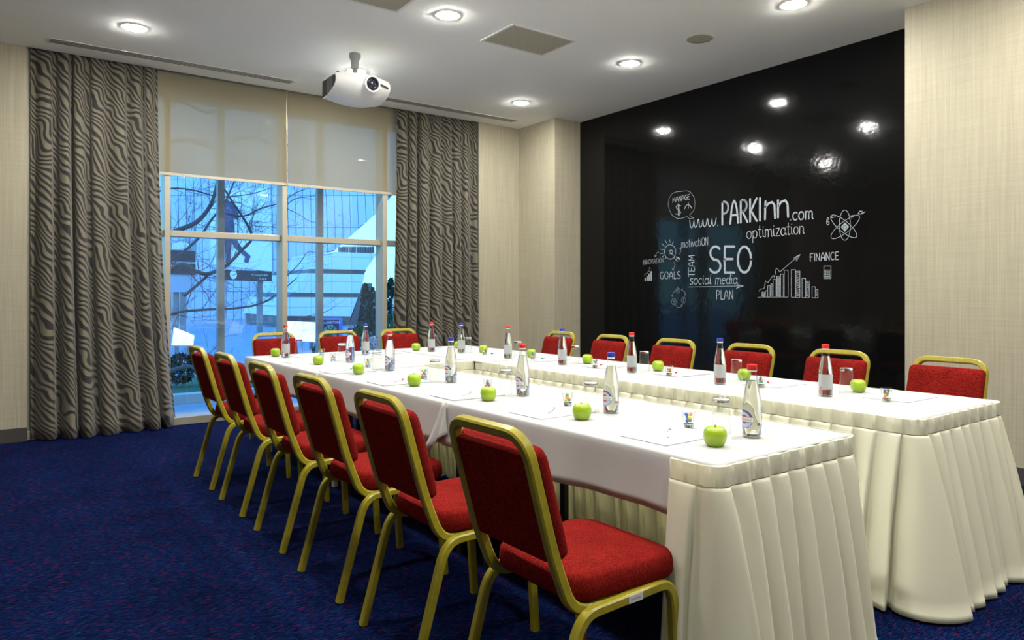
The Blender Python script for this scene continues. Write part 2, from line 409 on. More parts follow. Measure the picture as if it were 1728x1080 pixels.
for k in range(9): MB().box(-W-.004, -W-.001, -.085+k*.025, -.081+k*.025, -.36+.0*k, -.205).build('fin', M_GREYP, gr) if k > 3 else None
ln = MB(); ln.lathe([(.072,0),(.078,.006),(.070,.028),(.058,.030),(.054,.012)], 32, cap0=False, cap1=False)
lo = ln.build('lens_ring', M_WHITE, pj, smooth=True); lo.location = (.055, -.118, -.262); lo.rotation_euler = (math.radians(97), 0, 0)
l2 = MB().lathe([(.056,.0),(.056,.022),(.046,.026),(.040,.014),(.030,.020),(.012,.026),(.002,.027)], 32, cap0=False).build('lens', M_LENS, pj, smooth=True); l2.location = (.055, -.118, -.262); l2.rotation_euler = (math.radians(97), 0, 0)
st = MB().sweep([(.132+.0115*i, -.105-(.07*(1-((.132+.0115*i)/W)**2)-.04)-.0015, -.250-.001*i) for i in range(10)], [(.007,.003),(-.007,.003),(-.007,-.003),(.007,-.003)], up=(0,0,1)).build('trim_strip', M_DARK, pj)
MB().box(.178,.184,-.110,-.098,-.257,-.250).build('status_light', M_REDP, pj)
for x in (-.2, .2): MB().lathe([(.014,-.186),(.014,-.172),(.008,-.170)], 12).build('foot', M_DARK, pj).location = (x, .0, 0)

# ================================================================== BLINDS AND CURTAINS
def blind(x0, x1, label):
    t_ = empty('roller_blind', ((x0+x1)/2, 7.3985, 2.365)); L = (x1-x0)/2
    tag(t_, label, 'blind', 'beige roller blinds')
    MB().box(-L, L, -.0006, .0006, .028, 1.12).build('fabric', M_BLIND, t_)
    MB().box(-L, L, -.005, .005, 0, .03).build('bottom_rail', M_ALU, t_, bevel=.003)
    MB().lathe([(.018,-L),(.018,L)], 16).build('roller', M_ALU, t_).rotation_euler = (0, PI/2, 0)
    t_.children[-1].location = (0, .0155, 1.13)
b1 = blind(1.225, 2.478, 'beige screen roller blind beside the wide zebra curtain')
b2 = blind(2.492, 3.82, 'beige screen roller blind beside the narrow zebra curtain by the column')
m = MB()
for k in range(60): m.sphere((0, 0, k*.018), .0035, 5, 4)
ch = m.build('blind_chain', M_GREYP); ch.location = (2.485, 7.396, 2.33); tag(ch, 'thin bead chain hanging between the two roller blinds', 'blind chain')
def curtain(x0, x1, folds, flare, label, seed, lean0, lean1):
    rnd = random.Random(seed); nu, nv = 240, 36
    ph = [rnd.uniform(-.5, .5) for _ in range(60)]; am = [rnd.uniform(.55, 1.2) for _ in range(60)]
    P = []; U = []
    for j in range(nv+1):
        tv = j/nv; z = .012+(3.52-.012)*tv; row = []; ur = []; acc = 0; prev = None
        for i in range(nu+1):
            u = i/nu; q = u*folds; k = int(q); fr = q-k
            a0 = am[k]*(1-fr)+am[k+1]*fr; wob = .25*math.sin(z*1.3+k*1.7)
            s_ = math.sin(2*PI*(q+.16*math.sin(2*PI*u*1.7+seed)+.10*wob*(1-tv)))
            amp = (.020+.055*(1-tv)**.55)*min(1.05, a0)
            x = x0+(x1-x0)*u
            x += (1-tv)**2.2*(lean0*(1-u)+lean1*u)
            x += .018*math.cos(2*PI*q+ph[k])*a0
            y = 7.372 - .035*(1-tv) - (1-tv)**2*flare*math.sin(PI*min(1, u*1.02+.0))**.6 + amp*(math.copysign(abs(s_)**.75, s_))
            y = min(y, 7.388); x = max(x, .2505)
            p = Vector((x, y, z))
            if prev is not None: acc += (p-prev).length
            prev = p; row.append(p); ur.append((acc*1.0, z*1.0))
        P.append(row); U.append(ur)
    # fix UV to the widest row so the print does not slide between rows
    ref = U[nv//2]; U = [[(ref[i][0], U[j][i][1]) for i in range(nu+1)] for j in range(nv+1)]
    o = MB().grid(P, U)
    t_ = o.build('curtain', M_CURT, smooth='all', fix=False)
    so = t_.modifiers.new('thick', 'SOLIDIFY'); so.thickness = .003
    tag(t_, label, 'curtain', 'zebra print curtains')
curtain(.254, 1.24, 7.0, .14, 'wide floor-length zebra print curtain beside the plain beige wall', 3, 0, .16)
curtain(3.70, 4.80, 7.6, .08, 'zebra print curtain hanging beside the beige corner column', 11, -.10, 0)

# ================================================================== CHALK DRAWINGS ON THE BLACK WALL
def ell(cx, cy, rx, ry, a0=0, a1=360, k=14): return arc_pts(cx, cy, rx, ry, a0, a1, k)
GL = {  # single-stroke glyphs, box height 1 (x-height .6), width in first entry
 'A': (.62, [[(0,0),(.10,.62),(.20,.88),(.31,1),(.42,.88),(.52,.62),(.62,0)], [(.12,.36),(.50,.36)]]),
 'C': (.55, [ell(.32,.5,.30,.5,50,310)]),
 'E': (.5, [[(.5,1),(.05,1),(.03,.5),(.05,0),(.5,0)], [(.04,.52),(.42,.52)]]),
 'F': (.48, [[(.05,0),(.05,1),(.5,1)], [(-.04,.55),(.36,.55)]]),
 'G': (.62, [ell(.32,.5,.30,.5,50,330), [(.38,.45),(.60,.45),(.60,.1)]]),
 'I': (.14, [[(.07,0),(.07,1)]]),
 'K': (.6, [[(.05,0),(.05,1)], [(.56,1),(.12,.48),(.58,0)]]),
 'L': (.42, [[(.05,1),(.05,0),(.42,0)]]),
 'M': (.72, [[(.03,0),(.08,1),(.36,.30),(.64,1),(.70,0)]]),
 'N': (.60, [[(.04,0),(.04,1),(.55,0),(.55,1)]]),
 'O': (.66, [ell(.33,.5,.32,.5)]),
 'P': (.52, [[(.05,0),(.05,1)], [(.05,1)]+ell(.20,.74,.32,.26,90,-90)+[(.05,.46)]]),
 'R': (.58, [[(.05,0),(.05,1)], [(.05,1)]+ell(.22,.74,.30,.26,90,-90)+[(.05,.46)], [(.2,.46),(.58,0)]]),
 'S': (.54, [ell(.30,.75,.25,.25,40,225,9)+ell(.27,.25,.27,.25,100,-150,10)]),
 'T': (.56, [[(.28,0),(.28,1)], [(0,1),(.56,1)]]),
 'V': (.56, [[(0,1),(.28,0),(.56,1)]]),
 'a': (.56, [ell(.25,.3,.24,.3), [(.49,.6),(.50,.12),(.58,.02),(.66,.10)]]),
 'b': (.50, [[(.10,1),(.03,.6),(.03,.2),(.2,0),(.42,.12),(.42,.36),(.1,.45)], [(.1,1),(.3,.98),(.36,.8),(.06,.55)]]),
 'c': (.46, [ell(.27,.3,.25,.3,50,310,9)]),
 'd': (.56, [ell(.25,.3,.24,.3), [(.52,1),(.50,.12),(.58,.02)]]),
 'e': (.50, [[(.03,.32),(.46,.34)]+ell(.26,.3,.22,.3,10,310,10)]),
 'i': (.20, [[(.06,.6),(.08,.08),(.2,.04)], [(.08,.80),(.09,.84)]]),
 'l': (.24, [[(.10,1),(.06,.12),(.16,0),(.26,.08)]]),
 'm': (.78, [[(.04,0),(.04,.6)], [(.04,.4)]+ell(.20,.42,.16,.18,150,0,6)+[(.36,0)], [(.36,.4)]+ell(.54,.42,.17,.18,150,0,6)+[(.71,.06),(.8,.0)]]),
 'n': (.52, [[(.04,0),(.04,.6)], [(.04,.4)]+ell(.24,.42,.2,.18,150,0,6)+[(.44,.06),(.54,.0)]]),
 'o': (.54, [ell(.27,.3,.25,.3)]),
 'p': (.54, [[(.05,.6),(.05,-.35)], ell(.28,.3,.23,.3)]),
 's': (.42, [ell(.23,.45,.18,.15,40,225,7)+ell(.20,.15,.20,.15,100,-150,8)]),
 't': (.36, [[(.16,.95),(.15,.12),(.25,0),(.36,.08)], [(0,.66),(.34,.66)]]),
 'u': (.5, [[(.03,.6),(.05,.2),(.2,0),(.38,.15),(.45,.6)], [(.45,.6),(.48,.1),(.55,0)]]),
 'v': (.46, [[(.02,.6),(.2,0),(.44,.6)]]),
 'w': (.72, [[(0,.6),(.06,.1),(.16,0),(.28,.14),(.36,.58),(.40,.12),(.5,0),(.62,.14),(.72,.62)]]),
 'z': (.46, [[(.02,.6),(.42,.6),(.02,0),(.46,.0)]]),
 'h': (.58, [[(.05,0),(.05,1)], [(.05,.62)]+ell(.30,.68,.24,.32,150,0,8)+[(.55,.0)]]),   # tall n
 '.': (.16, [[(.06,.02),(.08,.05)]]),
 ' ': (.34, []),
}
def word_px(txt, p0, p1, hpx, gap=.13, slant=0.0, up=None):
    """polylines in photo pixels for a word whose base line runs p0 -> p1"""
    tot = sum(GL[c][0] for c in txt)+gap*(len(txt)-1)
    b = Vector((p1[0]-p0[0], p1[1]-p0[1])); uu = Vector(up) if up else Vector((0, -hpx)); out = []; x = 0
    for c in txt:
        wd, st_ = GL[c]
        for s_ in st_:
            out.append([tuple(Vector(p0)+b*((x+q[0]+slant*q[1])/tot)+uu*q[1]) for q in s_])
        x += wd+gap
    return out
def chalk(name, strokes, width, label, m=M_CHALK, fills=()):
    mb = MB(); X = XB-.0012; rnd = random.Random(len(strokes))
    def P(q):
        p = onX(q[0], q[1], XB); return Vector((p.y, p.z))
    def fan(c, r):
        k = len(mb.v); mb.v += [(X-.00006, c.x+r*math.cos(2*PI*j/8), c.y+r*math.sin(2*PI*j/8)) for j in range(8)]; mb.face([k+j for j in reversed(range(8))])
    for s_ in strokes:
        w_ = width*.78; pts = [P(q) for q in s_]
        if isinstance(s_, tuple): pass
        for a, b in zip(pts[:-1], pts[1:]):
            d = b-a
            if d.length < 1e-6: continue
            nn = Vector((-d.y, d.x)).normalized()*w_/2; k = len(mb.v)
            mb.v += [(X, *(a+nn)), (X, *(b+nn)), (X, *(b-nn)), (X, *(a-nn))]; mb.face((k, k+1, k+2, k+3))
        for p in pts: fan(p, w_/2)
    for f in fills:
        k = len(mb.v); mb.v += [(X, *P(q)) for q in f]; mb.face([k+j for j in range(len(f))])
    o = mb.build(name, m, wall_black, fix=False); o['label'] = label; return o
def outline(x0, y0, x1, y1, y1b=None): return [(x0,y1),(x0,y0),(x1,y0),(x1,y1),(x0,y1)]
chalk('chalk_lettering', word_px('PARKI', (1218,379), (1284,372), 38, .16)+[[(1291,370),(1292,340)], [(1291,352),(1296,344),(1303,341),(1307,346),(1308,368)], [(1313,367),(1313,338)], [(1313,350),(1318,341),(1325,338),(1329,344),(1330,366)]], .026, 'large chalk capitals of the web address')
chalk('chalk_lettering', word_px('www.', (1164,385), (1213,381), 22, .05), .011, 'looped chalk lettering before the web address')
chalk('chalk_lettering', word_px('.com', (1333,372), (1372,369), 22, .12), .014, 'small chalk lettering ending the web address')
chalk('chalk_lettering', word_px('optimization', (1260,403), (1357,394), 21, .10), .009, 'chalk word optimization')
chalk('chalk_lettering', word_px('SEO', (1197,460), (1268,460), 44, .16), .030, 'big bold chalk letters SEO')
chalk('chalk_lettering', word_px('motivatiON', (1150,418), (1195,414), 14, .10), .0065, 'small chalk word motivation')
chalk('chalk_lettering', word_px('INNOVATION', (1085,447), (1120,443), 8, .14), .005, 'tiny chalk word innovation', M_CHALK2)
chalk('chalk_lettering', word_px('GOALS', (1114,471), (1148,470), 12, .16), .008, 'small chalk word goals')
chalk('chalk_lettering', word_px('TEAM', (1172,467), (1172,431), 10, .16, up=(-10,0)), .008, 'small chalk word team written upwards')
chalk('chalk_lettering', word_px('social media', (1164,480), (1244,479), 17, .10, .12), .009, 'slanted chalk words social media')
chalk('chalk_lettering', word_px('PLAN', (1209,505), (1237,505), 15, .18), .009, 'small chalk word plan')
chalk('chalk_lettering', word_px('FINANCE', (1367,441), (1415,438), 13, .16), .009, 'small chalk word finance')
chalk('chalk_lettering', word_px('MANAGE', (1135,342), (1164,336), 8.5, .14), .0055, 'small chalk word manage')
chalk('chalk_lettering', [[(1448,361),(1451,356),(1455,357),(1454,361),(1449,361)], [(1455,356),(1455,361),(1460,357)]], .007, 'chalk letter a beside the atom')
chalk('chalk_lettering', word_px('b', (1395,380), (1400,379), 12, 0), .007, 'chalk letter b beside the atom')
# speech bubble with money signs
chalk('chalk_speech_bubble', [[(1158,366),(1150,368.5),(1143,368.5),(1135,364),(1130,355),(1127.5,345),(1129,335),(1134,327),(1140,324),(1150,323),(1159,322),(1165,324),(1171,332),(1173,342),(1172,352),(1169,358),(1164,362),(1167,366),(1171,368),(1164,369),(1158,365)]], .0045, 'thin chalk speech bubble', M_CHALK2)
chalk('chalk_money_signs', [[(1149,347),(1145,346),(1141,348),(1142,352),(1147,355),(1149,359),(1146,362),(1140,361)], [(1144.3,344),(1144.8,364)], [(1146,344),(1146.4,364)], [(1155.5,353),(1157,347.5),(1161,345),(1165,347),(1167.5,352)], [(1161.8,342),(1161.8,352)]], .007, 'chalk dollar and manat signs')
# light bulb with rays
chalk('chalk_light_bulb', [ell(1131,425,9.5,12.5), [(1137,434),(1140,438)], [(1141,433),(1145,436)], [(1139,437),(1144,441)], [(1141,435),(1147,438)], [(1143,433.5),(1148,436)], [(1137,431),(1131,426),(1130,423),(1133,422),(1136,424),(1134,427),(1130,429)],
  [(1122,405),(1126,411)], [(1130,404),(1131,409)], [(1136.5,408),(1135,411)], [(1117,411),(1122,416)], [(1114,420.5),(1120,421)], [(1114.5,428),(1119.5,427.5)], [(1117,433.5),(1121,431)], [(1122,437),(1124,435)]], .0065, 'chalk light bulb with rays')
chalk('chalk_arrow', [[(1112,425.5),(1108,427),(1106,433)], [(1104.5,430),(1106,433.5),(1108.5,431)], [(1147,429),(1149,424),(1148.5,418)], [(1147,420),(1148.5,417.5),(1149.8,420)], [(1137.5,442),(1139,447),(1137.5,452),(1135.5,455)], [(1134,452.5),(1135.2,455.5),(1138,455)]], .005, 'thin curved chalk arrows round the bulb', M_CHALK2)
chalk('chalk_arrow', [[(1162,484.5),(1253,482.5)], [(1243,480),(1255,482.5),(1243,486.5)], [(1244,481),(1250,482.5),(1244,485)]], .006, 'long straight chalk arrow under social media')
# little rising chart
chalk('chalk_small_chart', [[(1087,465),(1090,461),(1091.5,463),(1094,457),(1095.5,459),(1097,451.5)], [(1095,453),(1097,451),(1097.6,454)]], .004, 'tiny chalk growth chart', M_CHALK2,
  fills=[[(1088,469),(1090,469),(1090,474.5),(1088,474.7)], [(1091,466),(1093.5,466),(1093.5,474),(1091,474.2)], [(1094.2,462),(1097,461.5),(1097,474),(1094.2,474)], [(1097.8,458),(1100.5,457.5),(1100.5,474),(1097.8,474)]])
# money cycle
chalk('chalk_money_cycle', [ell(1144.2,490,3.4,4.3), ell(1137.3,509,4,5.2), ell(1153.8,506.5,3.7,5), [(1143,488),(1143,492.5)], [(1143,488),(1145.5,488)], [(1143,490),(1145.5,490)], [(1135.5,506),(1137.3,509),(1139.2,506)], [(1137.3,509),(1137.3,513)], [(1155,504),(1153,504.5),(1154.5,507),(1152.8,509)],
  [(1141,490),(1136,494),(1134.5,500)], [(1133,497.5),(1134.3,500.5),(1136.2,498.5)], [(1156.5,500),(1156,493),(1150.5,489)], [(1152.5,487),(1150,489.2),(1152.6,490.6)], [(1139.5,514),(1144,519),(1149,518),(1151.5,514.5)], [(1149,515),(1151.6,513.6),(1151.3,517)]], .0042, 'chalk circle of money coins', M_CHALK2)
# bar chart
bars = [(1286,493,1290.5,501.5,1),(1292,490.5,1295.5,501.5,0),(1295.8,482,1299.5,501.5,0),(1301,479,1304.5,501.5,2),(1304.8,471.5,1309.5,501.5,0),(1310.5,466,1315.5,501.5,1),(1317.5,462.5,1322,501.5,0),(1323.5,456,1330,501.5,0),(1335.5,455,1342.5,501.8,0),(1343,457.5,1350,502,2),(1353.5,469.5,1359.5,502.3,0),(1360,474.5,1366,502.3,2),(1370.5,484,1376,502.6,0),(1376.3,488.5,1380.5,502.6,2)]
S = []
for x0, y0, x1, y1, k in bars:
    S.append(outline(x0, y0, x1, y1))
    if k:
        st_ = 1.5 if k == 1 else 2.8; y = y0+1
        while y < y1-2: S.append([(x0,y),(x1,min(y1,y+2.5))]); y += st_
S += [[(1279,502),(1284,501.8)], [(1281,491.5),(1283,488),(1289.5,487),(1292,474),(1296,477),(1305,464.5),(1307,468),(1310,452.5),(1313.5,455),(1316,459),(1348.5,431)], [(1339,435.5),(1350.5,429.5),(1344,440.5),(1344,435),(1339,435.5)]]
chalk('chalk_bar_chart', S, .0055, 'chalk bar chart with rising arrow')
# calculator
chalk('chalk_calculator', [outline(1390.5,449,1402.5,470), *[outline(1392+3.3*i, 458+4*j, 1394+3.3*i, 460+4*j) for i in range(3) for j in range(3)], [(1390.5,456),(1402.5,455.6)]], .006, 'chalk pocket calculator')
# atom
def rot_ell(cx, cy, rx, ry, rot):
    c, s_ = math.cos(math.radians(rot)), math.sin(math.radians(rot))
    return [(cx+x*c-y*s_, cy+x*s_+y*c) for x, y in ell(0, 0, rx, ry, 0, 360, 28)]
chalk('chalk_atom', [rot_ell(1425.8,380,9.5,25.5,0), rot_ell(1426.5,383,9,30,52), rot_ell(1424,382,9,28,-50), [(1401,368),(1407,362)], [(1401,368),(1410,366)], [(1442,363),(1434,365)], [(1442,363),(1437,368)]], .0055, 'chalk atom with crossed orbits',
  fills=[[(1419,383),(1426,375.5),(1433,382.5),(1426,391)]])
k_ = chalk('chalk_atom_core', [[(1422.5,383.5),(1424,380.5),(1428,380.8),(1429,384.5),(1425.5,387),(1422.5,383.5)]], .006, 'dark ring in the atom core', M_DARK)
k_.location.x = -.0008

# ================================================================== TABLES
TH = math.radians(1.0); TC = Vector((2.7, 3.5))
def tr(x, y):
    d = Vector((x, y))-TC; return (TC.x+d.x*math.cos(TH)-d.y*math.sin(TH), TC.y+d.x*math.sin(TH)+d.y*math.cos(TH))
TZ = .746      # table top under the cloth
LX0, LX1, RX0, RX1 = 1.675, 2.425, 2.915, 3.735
YN, YF = 1.345, 5.845; YS = [YN, 2.845, 4.345, YF]; YI = 4.47
def table(x0, x1, y0, y1, legmat, label):
    cx, cy = tr((x0+x1)/2, (y0+y1)/2)
    t_ = empty('folding_table', (cx, cy, 0), TH); tag(t_, label, 'table', 'folding tables set in a U shape')
    a, b = (x1-x0)/2-.004, (y1-y0)/2-.004
    MB().box(-a, a, -b, b, TZ-.025, TZ).build('tabletop', M_WOOD, t_, bevel=.004)
    MB().box(-a+.06, a-.06, -b+.06, b-.06, TZ-.07, TZ-.025).build('apron', M_WOOD, t_)
    for sx_ in (-1, 1):
        for sy_ in (-1, 1):
            MB().box(-.016, .016, -.016, .016, 0, TZ-.07).build('leg', legmat, t_, bevel=.003).location = (sx_*(a-.14), sy_*(b-.11), 0)
    return t_
TN = ['first from the skirted end', 'middle of the row', 'last of the row by the window']
for i in range(3):
    table(LX0, LX1, YS[i]+.0, YS[i+1], M_BLKMET if i != 2 else M_GRYMET, 'cloth-covered folding table on the carpet side, '+TN[i])
    table(RX0, RX1, YS[i]+.0, YS[i+1], M_BLKMET, 'cloth-covered folding table on the black-wall side, '+TN[i])
table(LX1+.002, RX0-.002, YI+.02, YF, M_BLKMET, 'cloth-covered folding table bridging both rows at the window end')
# ---- table cloths
def cloth(x0, x1, y0, y1, sides, label, seed, drop=.185, lift=0.0, corners=()):
    """sides: dict side -> True for an overhang; real sheet with rounded edge and hanging drop"""
    rnd = random.Random(seed); m = MB(); ZT = TZ+.005+lift
    nx, ny = 10, 44
    def prof(side):   # extra samples beyond the edge: (outward, z)
        return [(.004, ZT-.0015), (.0075, ZT-.006), (.010, ZT-.02)]+[(.011+.012*(k/6)**1.5, ZT-.02-(drop-.02)*k/6) for k in range(1, 7)] if side else []
    xs = [(x0+(x1-x0)*i/nx) for i in range(nx+1)]; L = prof(sides.get('l')); R = prof(sides.get('r')); F_ = prof(sides.get('f'))
    cols = [('l', o_, z) for o_, z in reversed(L)]+[('t', x, ZT) for x in xs]+[('r', o_, z) for o_, z in R]
    rows = [('t', y0+(y1-y0)*j/ny, ZT) for j in range(ny+1)]+[('f', o_, z) for o_, z in F_]
    ph = [rnd.uniform(0, 6) for _ in range(4)]
    P = []
    for rk, ry, rz_ in rows:
        line = []
        yy = ry if rk == 't' else y1+ry
        for ck, cx, cz in cols:
            if ck == 't': x = cx; z = cz
            elif ck == 'l': x = x0-cx; z = cz
            else: x = x1+cx; z = cz
            hang = max(0, (ZT-z)/drop); y = yy
            if ck != 't':
                rip = (.006*math.sin(yy*9+ph[0])+.004*math.sin(yy*23+ph[1]))*hang
                x += -rip if ck == 'l' else rip
                z -= hang*(.010*math.sin(yy*4+ph[2])+.005)
                for yc, lo in corners:     # a gathered corner hanging lower
                    g = math.exp(-((yy-yc)/.07)**2); z -= hang*lo*g; x += (-1 if ck == 'l' else 1)*hang*.035*g*math.cos((yy-yc)*40)
            if rk == 'f':
                zf = rz_
                if ck == 't': z = zf
                else: z = min(z, zf); 
                h2 = max(0, (ZT-zf)/drop)
                y += .02*h2*math.sin(x*7+ph[3])*.4
                if ck == 'l': x -= .015*h2*hang
            line.append((*tr(x, y), z))
        P.append(line)
    o = m.grid(P).build('tablecloth', M_LINEN, smooth='all', fix=False)
    s_ = o.modifiers.new('thick', 'SOLIDIFY'); s_.thickness = .0016; s_.offset = -1
    tag(o, label, 'tablecloth', 'white tablecloths'); return o
CN = ['nearest the skirted end', 'in the middle of the row', 'by the window']
cloth(LX0, LX1, YS[0], YS[1], {'l': 1}, 'white tablecloth on the carpet-side row, '+CN[0], 1, lift=.0012)
cloth(LX0, LX1, YS[1]+.004, YS[2], {'l': 1}, 'white tablecloth on the carpet-side row, '+CN[1], 2)
cloth(LX0, LX1+.02, YS[2]+.004, YS[3], {'l': 1, 'f': 1}, 'white tablecloth on the carpet-side row, '+CN[2], 3, lift=.0012)
cloth(RX0, RX1, YS[0], YS[1], {'r': 1}, 'white tablecloth on the black-wall row, '+CN[0], 4, lift=.0012)
cloth(RX0, RX1, YS[1]+.004, YS[2], {'r': 1}, 'white tablecloth on the black-wall row, '+CN[1], 5)
cloth(RX0-.02, RX1, YS[2]+.004, YS[3], {'r': 1, 'f': 1}, 'white tablecloth on the black-wall row, '+CN[2], 6, lift=.0012)
cloth(LX1+.024, RX0-.024, YI, YS[3], {'f': 1}, 'white tablecloth bridging both rows at the window end', 7)
# gathered corner folds hanging at the two cloth seams
def corner_fold(y, size, label):
    m = MB(); P = []
    for k in range(9):
        t_ = k/8; row = []
        for i in range(15):
            u = i/14*2-1
            z = TZ+.0075 - t_*(size*(1.15-.35*abs(u-.4)))
            wd = .012+.10*t_*size/.3
            x = LX0-.019 - t_*(.045*(1-abs(u))+.022+.016*math.cos(u*9)*t_)
            row.append((*tr(x, y+u*wd+.03*t_), z))
        P.append(row)
    o = m.grid(P).build('cloth_fold', M_LINEN, smooth='all', fix=False)
    s_ = o.modifiers.new('thick', 'SOLIDIFY'); s_.thickness = .0016
    tag(o, label, 'tablecloth corner', 'gathered cloth corners'); return o
corner_fold(YS[1], .20, 'gathered white cloth corner hanging at the seam nearer the skirted end')
corner_fold(YS[2], .17, 'gathered white cloth corner hanging at the seam nearer the window')
# ---- pleated skirts
def skirt(path, label, pitch=.098, flare=.055, seed=1, z0=.012, tail=0.0):
    P = fillet([(x, y, 0) for x, y in path], .045, 6)
    S_ = [0]
    for a, b in zip(P[:-1], P[1:]): S_.append(S_[-1]+(b-a).length)
    tot = S_[-1]; n_ = int(tot/.0065); rnd = random.Random(seed)
    npl = int(tot/pitch)+3; jit = [rnd.uniform(-.22, .22) for _ in range(npl)]; am = [rnd.uniform(.65, 1.3) for _ in range(npl)]; lean = [rnd.uniform(-.5, .5) for _ in range(npl)]
    def at(s_):
        for i in range(len(S_)-1):
            if s_ <= S_[i+1] or i == len(S_)-2:
                t_ = (s_-S_[i])/max(1e-9, S_[i+1]-S_[i]); return P[i].lerp(P[i+1], t_)
    def nor(s_):
        a = at(max(0, s_-.03)); b = at(min(tot, s_+.03)); d = (b-a).normalized(); return Vector((d.y, -d.x, 0)), d
    zt = TZ+.0055; zb = zt-.062
    levels = [zb-.001, zb-.012, zb-.04, zb-.09, zb-.16, zb-.24, zb-.33, zb-.42, zb-.52, zb-.60, z0+.026, z0+.024, z0]
    rows = []
    base = [(at(tot*i/n_), *nor(tot*i/n_), tot*i/n_) for i in range(n_+1)]
    for li, z in enumerate(levels):
        t_ = (zb-z)/(zb-z0); row = []
        for p, nn, d, s_ in base:
            q = s_/pitch; k = int(q); fr = q-k; sm = fr*fr*(3-2*fr)
            a0 = am[k]*(1-sm)+am[k+1]*sm; le = (lean[k]*(1-sm)+lean[k+1]*sm)*t_*.35; j0 = (jit[k]*(1-sm)+jit[k+1]*sm)*min(1, t_*2)
            w_ = (q+j0+le) % 1.0; kk = int(q)
            up_ = min(1, w_/.86); fold = (up_*up_*(3-2*up_)) if w_ < .86 else 1-((w_-.86)/.14)**1.3      # knife pleat: slow rise, sharp return
            c2 = math.sin(2*PI*(q*.5+j0)+1.7*am[k])
            out = .0035+flare*t_**1.1+(.007+.050*t_**.55)*a0*fold+.014*t_*c2
            out = max(out, .003)
            if li == len(levels)-2: out += .0015
            row.append(tuple(p+nn*out+d*(.034*min(1, .25+t_)**.7*(fold-.3)*a0)+Vector((0,0,z))))
        rows.append(row)
    root = empty('table_skirt', (P[0].x, P[0].y, 0)); tag(root, label, 'table skirt', 'pleated ivory table skirts')
    inv = Vector((-P[0].x, -P[0].y, 0))
    rows = [[tuple(Vector(p)+inv) for p in r] for r in rows]
    o = MB().grid(rows).build('pleats', M_SKIRT, root, smooth='all', fix=False)
    so = o.modifiers.new('thick', 'SOLIDIFY'); so.thickness = .0015; so.offset = -1
    brow = []
    for li, z in enumerate([zt+.001, zt-.002, zt-.03, zb+.004, zb]):
        row = []
        for p, nn, d, s_ in base:
            fr = (s_/pitch) % 1; saw = .0065*fr*(.6 if li in (0, 1) else 1)+.0012*math.sin(s_*70+li*2)+.0010*math.sin(s_*31+li)
            row.append(tuple(p+nn*(.0015+saw+(.003 if 0 < li < 4 else 0))+Vector((0,0,z))+inv))
        brow.append(row)
    b = MB().grid(brow).build('header_band', M_SKIRT, root, smooth=28, fix=False)
    so = b.modifiers.new('thick', 'SOLIDIFY'); so.thickness = .002; so.offset = -1
    return root
def T2(L): return [tr(*p) for p in L]
e_ = .003
skirt(T2([(LX0-e_-.034, YN+.155), (LX0-e_-.030, YN-e_-.0), (LX1+e_, YN-e_), (LX1+e_, YI-e_)][0:4]), 'pleated ivory skirt round the end of the carpet-side table row', seed=2, flare=.045)
skirt(T2([(RX0-e_, YI-.03), (RX0-e_, YN-e_), (RX1+e_, YN-e_), (RX1+e_, YN+.55)]), 'pleated ivory skirt round the end of the black-wall table row', seed=5, flare=.085)
skirt(T2([(LX1+.006, YI-e_), (RX0-.006, YI-e_)]), 'pleated ivory skirt closing the inner window end of the tables', seed=9, flare=.03)

